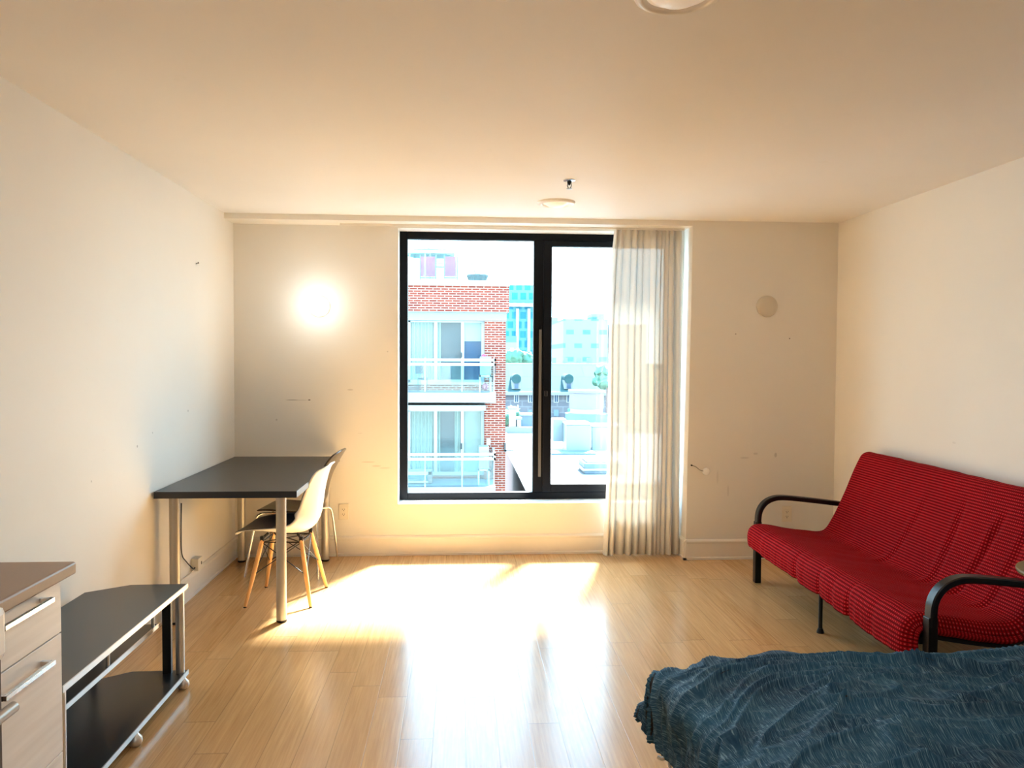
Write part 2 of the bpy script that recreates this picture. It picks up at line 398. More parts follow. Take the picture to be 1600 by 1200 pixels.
base('baseboard_right', W, YB, W, D2, -1, 0, 'cream baseboard along the right wall')
base('baseboard_rear', 0, YB, W, YB, 0, 1, 'cream baseboard along the rear wall')

# ------------------------------------------------------------------ window
win = bpy.data.objects.new('window_1', None); COL.objects.link(win); win.location = (2.2, 5.97, WZ0); win['kind'] = 'structure'
win['label'] = 'large dark framed window with a fixed pane and a casement'
FY0, FY1 = 5.970, 6.035
bm = bmesh.new()
box(bm, WX0, 1.236, FY0, FY1, WZ0, WZ1, .004); box(bm, 3.245, WX1, FY0, FY1, WZ0, WZ1, .004)
box(bm, 1.236, 3.245, FY0, FY1, WZ0, .434, .004); box(bm, 1.236, 3.245, FY0, FY1, 2.345, WZ1, .004)
box(bm, 2.184, 2.262, FY0, FY1, .434, 2.345, .004)
obj('window_frame', bm, M_frame, win)
bm = bmesh.new(); SY0, SY1 = 5.955, 6.02
box(bm, 2.258, 2.322, SY0, SY1, .436, 2.345, .005); box(bm, 3.190, 3.247, SY0, SY1, .436, 2.345, .005)
box(bm, 2.322, 3.190, SY0, SY1, .436, .497, .005); box(bm, 2.322, 3.190, SY0, SY1, 2.302, 2.345, .005)
sash = obj('casement_sash', bm, M_frame, win)
obj('weather_strip', B((2.226, 2.246, 5.958, 5.9695, .555, 1.675)), M_strip, win)
bm = bmesh.new(); box(bm, 2.268, 2.292, 5.940, 5.9545, 1.17, 1.21, .003); cyl(bm, (2.274, 5.938, 1.196), (2.274, 5.941, 1.196), .003); cyl(bm, (2.286, 5.938, 1.196), (2.286, 5.941, 1.196), .003)
obj('latch', bm, M_black_metal, sash)
obj('fixed_glass', B((1.236, 2.184, 6.000, 6.006, .434, 2.345)), M_glass, win)
obj('casement_glass', B((2.322, 3.190, 5.990, 5.996, .497, 2.302)), M_glass, sash)
obj('window_sill', B((WX0, WX1, 5.815, 5.969, WZ0-.004, WZ0+.004), bev=.001), M_sill, win)

# curtain track and curtain
bm = bmesh.new(); box(bm, .772, 3.268, 5.725, 5.745, 2.401, 2.412); box(bm, .772, 3.268, 5.722, 5.726, 2.397, 2.412)
tag(obj('curtain_track', bm, M_trim), 'slim white curtain track under the soffit above the window', 'curtain track')
cur = thing('curtain', 'cream sheer curtain gathered at the right side of the window', 'curtain', (2.99, 5.735, .012))
def cur_xy(s, z):
    t = (z-.012)/2.385
    xl = 2.690*(1-t)+2.752*t + .012*math.sin(t*6); xr = 3.250
    head = max(0, min(1, (z-2.26)/.14))
    ph = s*12*2*PI + 1.9*math.sin(s*7+1)+1.2*math.sin(s*17)+.8*noise.noise(Vector((s*5, z*.35, 3)))
    amp = (.026+.010*math.sin(s*23))*(.45+.65*(1-t))*(1-.30*head)
    sharp = math.sin(ph)+.25*math.sin(2*ph+1.3)*(.4+.6*t)
    x = xl+(xr-xl)*s+.011*math.cos(ph)*(1-head)+.02*noise.noise(Vector((s*3, z*.6, 9)))*(1-head)*s*(1-s)*4
    # one loose fold sagging from the heading
    lf = math.exp(-((s-.56)/.045)**2)*max(0, min(1, (z-1.7)/.45))*max(0, min(1, (2.39-z)/.05))
    y = 5.722+amp*sharp-.030*lf
    y = max(5.652, min(5.792, y))
    return x, y
bm = bmesh.new()
NS, NZ = 420, 90
def cf(i, j):
    z = .012+2.385*j; x, y = cur_xy(i, z); return (x, y, z)
grid(bm, NS, NZ, cf, lambda a, b: (a*2.2, b*2.4))
obj('drape', bm, M_curtain, cur, recalc=False)
bm = bmesh.new(); grid(bm, NS, 5, lambda i, j: (cur_xy(i, .014+.095*j)[0], cur_xy(i, .014+.095*j)[1]-.0022, .014+.095*j), lambda a, b: (a*2.2, b*.1))
obj('hem', bm, M_curtain, cur, recalc=False)
bm = bmesh.new(); grid(bm, NS, 5, lambda i, j: (cur_xy(i, 2.325+.07*j)[0], cur_xy(i, 2.325+.07*j)[1]-.0022, 2.325+.07*j), lambda a, b: (a*2.2, b*.1))
obj('heading_tape', bm, M_curtain, cur, recalc=False)
for k in range(9):
    x = 2.77+k*.058
    bm = bmesh.new(); cyl(bm, (x, 5.735, 2.375), (x, 5.735, 2.402), .004, n=8); box(bm, x-.006, x+.006, 5.728, 5.742, 2.392, 2.400)
    obj('curtain_hook', bm, M_strip, cur)

# tie-back cord with a white disc
tb = thing('curtain_tieback', 'small white disc on a thin cord fixed beside the curtain', 'tieback', (3.36, D2, .64))
bm = bmesh.new(); lathe(bm, (3.414, D2-.001, .641), [(0, -.008), (.020, -.008), (.026, -.005), (.027, 0), (0, 0)], 'y'); obj('disc', bm, M_sill, tb, 40)
bm = bmesh.new(); tube(bm, smooth_path([(3.305, D2-.004, .688), (3.335, D2-.008, .678), (3.365, D2-.006, .655), (3.392, D2-.006, .645)]), .0022, 6); obj('cord', bm, M_strip, tb, 60)
bm = bmesh.new(); cyl(bm, (3.305, D2, .688), (3.305, D2-.012, .688), .006, n=10); obj('hook', bm, M_black_metal, tb, 40)

# round covers on the back wall
def disc_bm(cx, cy, cz, r=.078, h=.016):
    bm = bmesh.new(); lathe(bm, (cx, cy, cz), [(0, -h-.003), (r*.6, -h-.002), (r*.9, -h), (r*.985, -h*.75), (r, -h*.4), (r, 0), (0, 0)], 'y', 48); return bm
tag(obj('wall_cover', disc_bm(3.846, D2-.0005, 1.841), M_cover, smooth=35), 'round beige cover plate high on the wall above the sofa', 'wall cover')
wl = thing('wall_lamp', 'round white wall lamp glowing above the black desk', 'wall lamp', (.609, D, 1.825))
obj('base_plate', disc_bm(.609, D-.0005, 1.825, .078, .012), M_sill, wl, 35)
obj('diffuser', disc_bm(.609, D-.013, 1.825, .070, .012), M_lit, wl, 35)
ld = bpy.data.lights.new('wall_lamp_light', 'POINT'); lo = bpy.data.objects.new('wall_lamp_light', ld); COL.objects.link(lo); lo.parent = wl; lo.location = (-.01, -.20, .01)
ld.energy = 2.3; ld.color = (.90, 1, 1); ld.shadow_soft_size = .03

# outlets
def outlet(cx, cy, cz, label):
    t = thing('wall_outlet', label, 'outlet', (cx, cy, cz-.058), 0, None)
    bm = B((cx-.036, cx+.036, cy-.006, cy, cz-.058, cz+.058), bev=.002); obj('cover_plate', bm, M_plate, t)
    rc = obj('receptacle', B((cx-.017, cx+.017, cy-.0085, cy-.0055, cz-.034, cz+.034), bev=.001), M_plate, t)
    for s in (-1, 1):
        z = cz+s*.018; bm = B((cx-.008, cx-.0055, cy-.0092, cy-.008, z-.004, z+.006), (cx+.0055, cx+.008, cy-.0092, cy-.008, z-.004, z+.006))
        cyl(bm, (cx, cy-.0092, z-.009), (cx, cy-.008, z-.009), .003, n=10); obj('socket_slots', bm, M_slot, rc)
    return t
outlet(.781, D-.0005, .325, 'cream double power outlet on the wall right of the two chairs')
outlet(4.019, D2-.0005, .328, 'cream double power outlet behind the arm of the red sofa')

# cable box and cable on the left wall
cbx = thing('cable_box', 'small cream cable box above the left baseboard under the desk', 'cable box', (.02, 4.93, .15))
obj('box_body', B((.0, .045, 4.875, 4.955, .150, .225), bev=.003), M_plate, cbx)
obj('port', B((.045, .047, 4.925, 4.935, .180, .198)), M_slot, cbx)
bm = bmesh.new(); tube(bm, smooth_path([(.025, 4.872, .175), (.022, 4.85, .172), (.012, 4.76, .24), (.008, 4.70, .30), (.008, 4.69, .42), (.008, 4.70, .60)], 8), .0035, 8)
tag(obj('cable', bm, M_backing, smooth=60), 'thin dark cable running down the left wall behind the desk leg', 'cable')
bm = bmesh.new(); tube(bm, smooth_path([(.0, 4.65, .152), (.016, 4.75, .151), (.016, 4.8, .152), (.02, 4.873, .16)], 6), .0028, 8)
tag(obj('cable', bm, M_plate, smooth=60), 'thin pale cable lying on the left baseboard under the desk', 'cable')
bm = bmesh.new(); cyl(bm, (0, 5.01, 2.03), (.015, 5.01, 2.035), .0022, n=8); cyl(bm, (.014, 5.01, 2.035), (.017, 5.01, 2.036), .006, n=10)
tag(obj('nail', bm, M_black_metal), 'small black nail in the upper left wall', 'nail')

# ------------------------------------------------------------------ ceiling fittings
def ceiling_light(cx, cy, label):
    t = thing('ceiling_light', label, 'ceiling light', (cx, cy, H), 0, None)
    bm = bmesh.new(); lathe(bm, (cx, cy, H), [(.088, .0), (.088, -.010), (.094, -.017), (.104, -.019), (.117, -.012), (.122, -.003), (.122, 0)], 'z', 64); obj('trim_ring', bm, M_trim, t, 50)
    bm = bmesh.new(); lathe(bm, (cx, cy, H), [(.0875, -.001), (.086, -.008), (.076, -.008), (.070, -.014), (.050, -.026), (.025, -.032), (0, -.034)], 'z', 48); obj('glass_dome', bm, M_diff, t, 60)
    return t
ceiling_light(2.237, 5.023, 'round recessed ceiling light near the window')
ceiling_light(2.22, 2.134, 'round recessed ceiling light at the top edge of the photo')
ceiling_light(2.20, -.75, 'added round ceiling light behind the viewer, unseen room fill')  # unseen fixture, added to brighten the room
for (lx, ly, e) in ((2.237, 5.023, 2.0), (2.22, 2.134, 34.0), (2.20, -.75, 125.0)):  # the last spot is added fill from behind the camera
    dl = bpy.data.lights.new('ceiling_lamp', 'SPOT'); dlo = bpy.data.objects.new('ceiling_lamp', dl); COL.objects.link(dlo)
    dlo.location = (lx, ly, H-.04); dl.energy = e; dl.color = (1, .95, .90); dl.shadow_soft_size = .07; dl.spot_size = math.radians(165); dl.spot_blend = 1
sp = thing('sprinkler', 'small metal fire sprinkler head on the ceiling by the light', 'sprinkler', (2.236, 4.40, H))
bm = bmesh.new(); lathe(bm, (2.236, 4.40, H), [(.034, 0), (.033, -.004), (.018, -.008), (.016, -.006), (0, -.006)], 'z', 32); obj('escutcheon', bm, M_chrome, sp, 40)
bm = bmesh.new(); lathe(bm, (2.236, 4.40, H), [(.014, -.006), (.012, -.016), (.007, -.020), (.006, -.028), (0, -.028)], 'z', 20)
for s in (-1, 1): tube(bm, smooth_path([(2.236+s*.009, 4.40, H-.018), (2.236+s*.011, 4.40, H-.032), (2.236+s*.003, 4.40, H-.046)]), .0022, 6)
obj('sprinkler_body', bm, M_black_metal, sp, 40)
bm = bmesh.new(); lathe(bm, (2.236, 4.40, H), [(0, -.045), (.015, -.047), (.015, -.050), (.004, -.052), (0, -.052)], 'z', 20); obj('deflector', bm, M_grey_metal, sp, 40)

# ------------------------------------------------------------------ desk
desk = thing('desk', 'long black desk with silver tube legs against the left wall', 'desk', (.385, 5.02, 0))
obj('tabletop', B((.012, .760, 4.272, 5.772, .702, .738), bev=.0015), M_black_lam, desk)
for (x, y) in ((.085, 4.370), (.655, 4.370), (.085, 5.675), (.672, 5.675)):
    bm = bmesh.new(); cyl(bm, (x, y, .012), (x, y, .697), .0275, n=32)
    lg = obj('leg', bm, M_steel, desk, 40)
    bm = bmesh.new(); lathe(bm, (x, y, 0), [(0, 0), (.026, 0), (.029, .004), (.029, .013), (.0, .013)], 'z', 24); obj('foot', bm, M_black_metal, lg, 40)
    bm = bmesh.new(); cyl(bm, (x, y, .696), (x, y, .7025), .045, n=24); obj('mounting_plate', bm, M_steel, lg, 40)

# ------------------------------------------------------------------ chairs (face -x)
def shell_pt(u, v, prof, off=0):
    # u 0..1 along the profile, v -1..1 across
    n = len(prof)-1; a = u*n; i = min(int(a), n-1); t = a-i
    def cr(k):
        g = lambda q: prof[max(0, min(n, q))][k]
        A, Bq, C, Dq = g(i-1), g(i), g(i+1), g(i+2)
        return .5*((2*Bq)+(C-A)*t+(2*A-5*Bq+4*C-Dq)*t*t+(3*Bq-A-3*C+Dq)*t*t*t)
    x, z, w, curl, lift = (cr(k) for k in range(5))
    e = abs(v)**2.6
    return Vector((x - curl*e, v*w, z + lift*e))
def shell_mesh(prof, nu=60, nv=28):
    bm = bmesh.new()
    def fn(i, j):
        v = (j-.5)*2
        # round the four ends of the sheet
        uu = i
        k = abs(v)
        end = .045*(k**5)
        uu = end+(1-2*end)*i
        return shell_pt(uu, v, prof)
    grid(bm, nu, nv, fn)
    return bm
# x, z, half width, forward curl of the edge, upward curl of the edge
prof_w = [(-.255, .412, .165, .0, .000), (-.245, .430, .185, .0, .004), (-.18, .436, .210, .0, .016), (-.08, .424, .225, .0, .040), (.02, .412, .232, 0, .062), (.10, .414, .235, .02, .080),
          (.160, .440, .235, .05, .085), (.192, .500, .225, .085, .05), (.205, .570, .208, .080, .01), (.215, .650, .205, .065, 0), (.232, .730, .200, .05, 0), (.252, .790, .180, .035, -.004), (.275, .818, .150, .02, -.012)]
wc = thing('shell_chair', 'white shell chair with wooden dowel legs tucked under the desk', 'chair', (.590, 4.818, 0), math.radians(-3.2))
bm = shell_mesh(prof_w); obj('shell', bm, M_white_pl, wc, 60, local=True, solid=.006)
bm = shell_mesh([(a-(.0045 if b > .45 else 0), b+(.0045 if b < .5 else 0), w*.985, c, d) for a, b, w, c, d in prof_w[:-1]])
pad = obj('inner_face', bm, M_pad, wc, 60, local=True, solid=.0035); pad['label'] = 'dark brown inner face of the seat'
LT = {}
for sx_ in (-1, 1):
    for sy_ in (-1, 1):
        top = Vector((.0+sx_*.115, sy_*.115, .375)); ft = Vector((sx_*.190, sy_*.203, 0))
        LT[(sx_, sy_)] = (top, ft); d = (ft-top)
        bm = bmesh.new(); cyl(bm, top, top+d*.5, .0125, .0135, n=16, cap=True); cyl(bm, top+d*.5, ft+Vector((0, 0, .006)), .0135, .0095, n=16)
        lg = obj('leg', bm, M_wood_leg, wc, 40, local=True)
        bm = bmesh.new(); cyl(bm, ft+Vector((0, 0, .007)), ft, .0098, n=12); obj('foot_cap', bm, M_black_metal, lg, 40, local=True)
        bm = bmesh.new(); box(bm, top.x-.011, top.x+.011, top.y-.011, top.y+.011, .368, .400, .003); cyl(bm, (top.x, top.y, .385), (top.x*.75, top.y*.8, .412), .008, n=8)
        obj('leg_bracket', bm, M_black_metal, lg, 40, local=True)
bm = bmesh.new()
def on_leg(k, t): a, b = LT[k]; return a+(b-a)*t
for a, b in (((-1, -1), (1, -1)), ((1, -1), (1, 1)), ((1, 1), (-1, 1)), ((-1, 1), (-1, -1))):
    tube(bm, [on_leg(a, .03), on_leg(b, .52)], .0028, 8); tube(bm, [on_leg(b, .03), on_leg(a, .52)], .0028, 8)
    tube(bm, [on_leg(a, .03), on_leg(b, .03)], .004, 8)
tube(bm, [on_leg((-1, -1), .03), on_leg((1, 1), .03)], .004, 8); tube(bm, [on_leg((-1, 1), .03), on_leg((1, -1), .03)], .004, 8)
obj('wire_brace', bm, M_black_metal, wc, 60, local=True)

prof_b = [(-.190, .425, .150, 0, 0), (-.180, .434, .165, 0, .001), (-.10, .436, .185, 0, .006), (0, .424, .190, 0, .012), (.08, .414, .186, 0, .016), (.14, .412, .172, .004, .018), (.185, .435, .150, .012, .012),
          (.205, .490, .160, .012, 0), (.215, .560, .176, .014, 0), (.240, .640, .192, .018, 0), (.285, .730, .192, .018, 0), (.330, .800, .165, .02, -.004), (.352, .832, .120, .012, -.01)]
bc = thing('shell_chair', 'dark brown moulded chair with chrome legs behind the white chair', 'chair', (.490, 5.46, 0), math.radians(-6))
obj('shell', shell_mesh(prof_b), M_dark_shell, bc, 60, local=True, solid=.010)
for sy_ in (-1, 1):
    bm = bmesh.new()
    pf = [(-.255, sy_*.215, 0), (-.225, sy_*.190, .20), (-.195, sy_*.165, .375), (-.180, sy_*.150, .402), (-.150, sy_*.128, .409), (-.05, sy_*.10, .406)]
    tube(bm, smooth_path(pf, 5), .0075, 10); obj('leg', bm, M_chrome, bc, 60, local=True)
    bm = bmesh.new()
    pf = [(.245, sy_*.250, 0), (.232, sy_*.220, .20), (.220, sy_*.190, .355), (.205, sy_*.172, .393), (.165, sy_*.140, .398), (.05, sy_*.10, .402)]
    tube(bm, smooth_path(pf, 5), .0075, 10); obj('leg', bm, M_chrome, bc, 60, local=True)
bm = bmesh.new(); box(bm, -.06, .06, -.11, .11, .396, .408, .002); obj('seat_bracket', bm, M_chrome, bc, local=True)

# ------------------------------------------------------------------ low corner media stand
tv = thing('media_stand', 'low black corner media stand with silver edges by the left wall', 'stand', (.24, 3.0, 0))
poly = [(.430, 2.449), (.430, 3.543), (.192, 3.536), (.044, 3.430), (.044, 2.562), (.192, 2.456)]
def shelf(pts, z0, z1): bm = bmesh.new(); prism(bm, pts, z0, z1); return bm
t1 = obj('top_shelf', shelf(poly, .435, .452), M_stand_top, tv)
obj('edge_trim', B((.430, .434, 2.447, 3.545, .433, .4535)), M_silver_edge, t1)
m1 = obj('middle_shelf', shelf([(.305, 2.46), (.305, 3.535), (.192, 3.530), (.05, 3.428), (.05, 2.565), (.192, 2.46)], .262, .277), M_stand_top, tv)
obj('edge_trim', B((.305, .309, 2.46, 3.535, .260, .279)), M_silver_edge, m1)
b1 = obj('bottom_shelf', shelf(poly, .050, .066), M_stand_top, tv)
obj('edge_trim', B((.430, .434, 2.447, 3.545, .048, .068)), M_silver_edge, b1)
for y in (2.475, 3.515):
    bm = bmesh.new(); cyl(bm, (.408, y, .066), (.408, y, .435), .0185, n=28); obj('post', bm, M_silver_edge, tv, 40)
    bm = B((.335, .372, y-.010, y+.010, .066, .435)); obj('side_upright', bm, M_black_edge, tv)
    bm = bmesh.new(); cyl(bm, (.07, y+(.07 if y < 3 else -.07), .066), (.07, y+(.07 if y < 3 else -.07), .435), .012, n=16); obj('rear_post', bm, M_black_edge, tv, 40)
for y in (2.50, 3.06, 3.50):
    bm = bmesh.new(); cyl(bm, (.298, y, .277), (.298, y, .435), .007, n=14); obj('shelf_support', bm, M_silver_edge, tv, 40)
for (x, y) in ((.425, 3.50), (.425, 2.99), (.425, 2.50), (.09, 3.40), (.09, 2.62)):
    bm = bmesh.new(); lathe(bm, (x, y, 0), [(0, 0), (.014, 0), (.022, .006), (.026, .018), (.024, .032), (.014, .043), (.010, .050), (0, .050)], 'z', 24)
    cs = obj('castor', bm, M_silver_edge, tv, 50)

# ------------------------------------------------------------------ kitchen drawer unit, worktop, stove
XF = .585
kc = thing('drawer_unit', 'pale wood kitchen drawer unit at the left edge of the photo', 'cabinet', (.30, 1.97, 0))
obj('body', B((.004, XF-.02, 1.803, 2.133, .10, .868)), M_birch, kc)
obj('plinth', B((.004, XF-.07, 1.803, 2.133, 0, .10)), M_black_edge, kc)
for z0, z1, hz in ((.729, .865, .843), (.410, .7255, .683), (.104, .4065, .365)):
    d = obj('drawer', B((XF-.019, XF, 1.805, 2.134, z0, z1), bev=.0012), M_birch, kc)
    bm = bmesh.new(); y0, y1 = 1.823, 2.040
    box(bm, XF+.022, XF+.032, y0, y1, hz-.006, hz+.006, .001); box(bm, XF-.001, XF+.024, y0, y0+.012, hz-.006, hz+.006); box(bm, XF-.001, XF+.024, y1-.012, y1, hz-.006, hz+.006)
    obj('handle', bm, M_chrome, d)
wt = obj('worktop', B((.003, .600, 1.80, 2.190, .868, .902), bev=.006), M_counter); tag(wt, 'taupe laminate worktop on the pale drawer unit', 'worktop')
sv = thing('stove', 'white stove, only its rounded corner seen at the left edge', 'stove', (.31, 1.40, 0))
obj('body', B((.004, .60, 1.02, 1.790, .04, .895), bev=.004), M_oven_shade, sv)
obj('control_panel', B((.56, .668, 1.02, 1.744, .806, .925), bev=.018), M_enamel, sv)
dr = obj('oven_door', B((.60, .622, 1.03, 1.797, .20, .80), bev=.004), M_oven_shade, sv)
bm = bmesh.new(); cyl(bm, (.700, 1.08, .718), (.700, 1.700, .718), .012, n=20)
for y in (1.12, 1.66): cyl(bm, (.62, y, .718), (.70, y, .718), .008, n=12)
obj('handle', bm, M_grey_metal, dr, 40)
obj('foot', B((.1, .5, 1.1, 1.7, 0, .04)), M_black_metal, sv)

# ------------------------------------------------------------------ futon sofa
sofa = thing('futon_sofa', 'black metal framed futon sofa along the right wall', 'sofa', (3.95, 4.05, 0))
YN, YF = 3.10, 5.00
for ya in (YN, YF):
    path = [(3.575, ya, 0), (3.575, ya, .2), (3.573, ya, .36), (3.578, ya, .455), (3.61, ya, .515), (3.665, ya, .548), (3.74, ya, .556), (3.90, ya, .541), (4.10, ya, .516), (4.22, ya, .497)]
    bm = bmesh.new(); sp_ = smooth_path(path[2:], 7); tube(bm, sp_, 0, sect=(.026, .015)); arm = obj('arm', bm, M_black_metal, sofa, 40)
    bm = B((3.552, 3.592, ya-.022, ya+.022, .0, .40), bev=.003); obj('leg', bm, M_black_metal, sofa)
    bm = B((4.20, 4.24, ya-.022, ya+.022, .0, .50), bev=.003); obj('leg', bm, M_black_metal, sofa)
    bm = B((3.592, 4.20, ya-.018, ya+.018, .165, .215), bev=.003); obj('side_rail', bm, M_black_metal, sofa)
bm = bmesh.new(); cyl(bm, (3.555, 4.05, .020), (3.555, 4.05, .30), .0105, n=14); lathe(bm, (3.555, 4.05, 0), [(0, 0), (.020, 0), (.019, .008), (.012, .026), (.0, .026)], 'z', 16)
obj('centre_leg', bm, M_black_metal, sofa, 40)
obj('seat_rail', B((3.545, 3.575, YN+.03, YF-.03, .275, .305), (4.05, 4.08, YN+.03, YF-.03, .235, .265)), M_black_metal, sofa)
# mattress: seat and back, under the red cover
def sprof():   # (x, z) outer cover line from behind the back, over the seat, to the front hem
    return [(4.340, .70), (4.338, .80), (4.318, .845), (4.280, .862), (4.240, .850), (4.215, .815), (4.165, .70), (4.095, .54), (4.035, .42), (3.995, .362), (3.94, .345), (3.85, .352), (3.72, .372), (3.60, .393), (3.53, .394), (3.495, .372), (3.483, .335), (3.482, .300), (3.486, .262)]
SP = [Vector((x, 0, z)) for x, z in sprof()]
def resample(P, n):
    L = [0]
    for a, b in zip(P, P[1:]): L.append(L[-1]+(b-a).length)
    out = []; k = 0
    for i in range(n+1):
        s = L[-1]*i/n
        while k < len(L)-2 and L[k+1] < s: k += 1
        out.append(P[k].lerp(P[k+1], (s-L[k])/max(1e-9, L[k+1]-L[k])))
    return out, L[-1]
SPs, SL = resample(smooth_path(SP, 8), 150)
YC0, YC1 = 3.135, 4.985
bm = bmesh.new()
inner = [Vector((p.x, 0, p.z)) for p in SPs[6:132]]
def inset_pt(k):
    a = inner[max(0, k-1)]; b = inner[min(len(inner)-1, k+1)]; d = (b-a).normalized(); nrm = Vector((d.z, 0, -d.x)); 
    return nrm
ring_o = []
for k in range(len(inner)):
    nrm = inset_pt(k); p = inner[k]
    # the mattress lies inside the cover line
    s = -1
    ring_o.append((p+nrm*s*.022, p+nrm*s*.105))
V0 = []; 
for y in (YC0+.03, YC1-.02):
    V0.append(([bm.verts.new((a.x, y, a.z)) for a, b in ring_o], [bm.verts.new((min(b.x, 4.345), y, b.z)) for a, b in ring_o]))
for k in range(len(ring_o)-1):
    bm.faces.new((V0[0][0][k], V0[0][0][k+1], V0[1][0][k+1], V0[1][0][k])); bm.faces.new((V0[0][1][k], V0[0][1][k+1], V0[1][1][k+1], V0[1][1][k]))
    for q in (0, 1): bm.faces.new((V0[q][0][k], V0[q][0][k+1], V0[q][1][k+1], V0[q][1][k]))
for k in (0, len(ring_o)-1): bm.faces.new((V0[0][0][k], V0[1][0][k], V0[1][1][k], V0[0][1][k]))
obj('mattress', bm, M_mattress_red, sofa)

def cover_fn(i, j):
    k = j*150; a = int(min(149, k)); p = SPs[a].lerp(SPs[a+1], k-a)
    y = YC0+(YC1-YC0)*i
    q0 = SPs[max(0, a-2)]; q1 = SPs[min(150, a+3)]; d = (q1-q0).normalized(); nrm = Vector((d.z, 0, -d.x))     # away from the padding
    s = j*SL
    seat = 1 if .55*SL < s < .90*SL else 0
    # broad padding swell, seat wrinkles, folds of the hanging hem
    w = .006*noise.noise(Vector((y*3, s*3, 1)))+.0035*noise.noise(Vector((y*11, s*7, 4)))
    # vertical creases on the back
    if s < .62*SL:
        for (cy, am, wd, tl) in ((3.55, .014, .022, .15), (3.78, .010, .020, -.10), (4.15, .007, .02, .18), (3.35, .009, .02, .05)):
            yy = cy+tl*(s-.45*SL); kk = max(0, min(1, (s-.22*SL)/(.1*SL)))*max(0, min(1, (.62*SL-s)/(.06*SL)))
            w += -am*math.exp(-((y-yy)/wd)**2)*kk + am*.5*math.exp(-((y-yy-.035)/wd)**2)*kk
    hang = max(0, (s-.865*SL)/(.135*SL))
    if hang > 0:
        w += hang*(.010*noise.noise(Vector((y*9, 0, 2)))+.006*noise.noise(Vector((y*24, 0, 5)))+.004-.016*math.exp(-((y-4.22)/.02)**2)-.014*math.exp(-((y-3.93)/.016)**2)-.016*math.exp(-((y-3.62)/.018)**2))
        p = p.copy(); dz = (.045*(1-(y-3.1)/1.9)+.012*noise.noise(Vector((y*4, 0, 7))))
        p.z -= hang*dz
    P3 = Vector((p.x, y, p.z))+Vector((nrm.x, 0, nrm.z))*(w)
    # cover rounds over the two ends
    ed = min(y-YC0, YC1-y); t = max(0, 1-ed/.055)
    sg = -1 if (YC1-y) < (y-YC0) else 1
    P3 += Vector((-nrm.x, 0, -nrm.z))*(.045*t*t)
    P3.x = min(P3.x, 4.352)
    return P3
bm = bmesh.new(); grid(bm, 260, 150, cover_fn, lambda a, b: (a*(YC1-YC0), b*SL))
cv = obj('sofa_cover', bm, M_red, smooth=180, recalc=False, solid=.004); tag(cv, 'red waffle weave cover draped over the futon seat and back', 'sofa cover')
# cover sides tucked down at both ends
for ye, sg in ((YC0, -1), (YC1, 1)):
    pts = [cover_fn(0 if sg < 0 else 1, j/150) for j in range(0, 151)]
    bm = bmesh.new()
    def fn(i, j, pts=pts, sg=sg):
        k = int(round(i*150)); p = pts[k]; s = i*SL
        n0 = pts[max(0, k-2)]; n1 = pts[min(150, k+2)]; d = (n1-n0); d.y = 0; d.normalize(); nn = Vector((-d.z, 0, d.x))
        dep = .015 if i < .17 else .085 if i < .52 else (.03 if i < .86 else .02)
        dep = dep*(1-.0*j)
        return Vector((min(4.352, p.x+nn.x*dep*j), p.y+sg*(.012*math.sin(j*PI))+(-sg)*.004*math.sin(i*60)*j, p.z+nn.z*dep*j))
    grid(bm, 150, 8, fn, lambda a, b: (b*.08, a*SL)); o = obj('side_flap', bm, M_red, cv, smooth=180, recalc=False, local=True, solid=.003)
    o.data.transform(Matrix.Translation(-cv.location))

# ------------------------------------------------------------------ bed and duvet
bed = thing('bed', 'low bed with a dark rail in the right foreground', 'bed', (3.3, 1.85, 0))
BX0, BX1, BY0, BY1 = 2.345, 4.33, 1.10, 2.52
obj('mattress', B((BX0+.01, BX1, BY0+.01, BY1-.01,   .26, .425), bev=.05), M_ribbon, bed)
for y in (BY1-.06, BY0+.03): obj('side_rail', B((BX0+.03, BX1-.02, y, y+.03, .16, .26)), M_bedwood, bed)
obj('foot_rail', B((BX0-.008, BX0+.022, BY0, BY1-.01, .16, .262), bev=.004), M_bedwood, bed)
for (x, y) in ((BX0+.03, BY1-.06), (BX0+.03, BY0+.06), (BX1-.05, BY1-.06), (BX1-.05, BY0+.06)):
    bm = bmesh.new(); cyl(bm, (x, y, 0), (x, y, .262), .025, .03, n=16); obj('leg', bm, M_bedwood, bed, 40)
bm = bmesh.new(); tube(bm, smooth_path([(2.335, 2.50, .28), (2.318, 2.50, .25), (2.326, 2.52, .20), (2.318, 2.51, .15), (2.33, 2.49, .09)], 5), .005, 6)
tube(bm, smooth_path([(2.318, 2.51, .165), (2.300, 2.50, .15), (2.285, 2.51, .152)], 4), .006, 6)
rb = obj('sheet_ties', bm, M_ribbon, bed, 60); rb['label'] = 'white knotted ties at the foot corner'

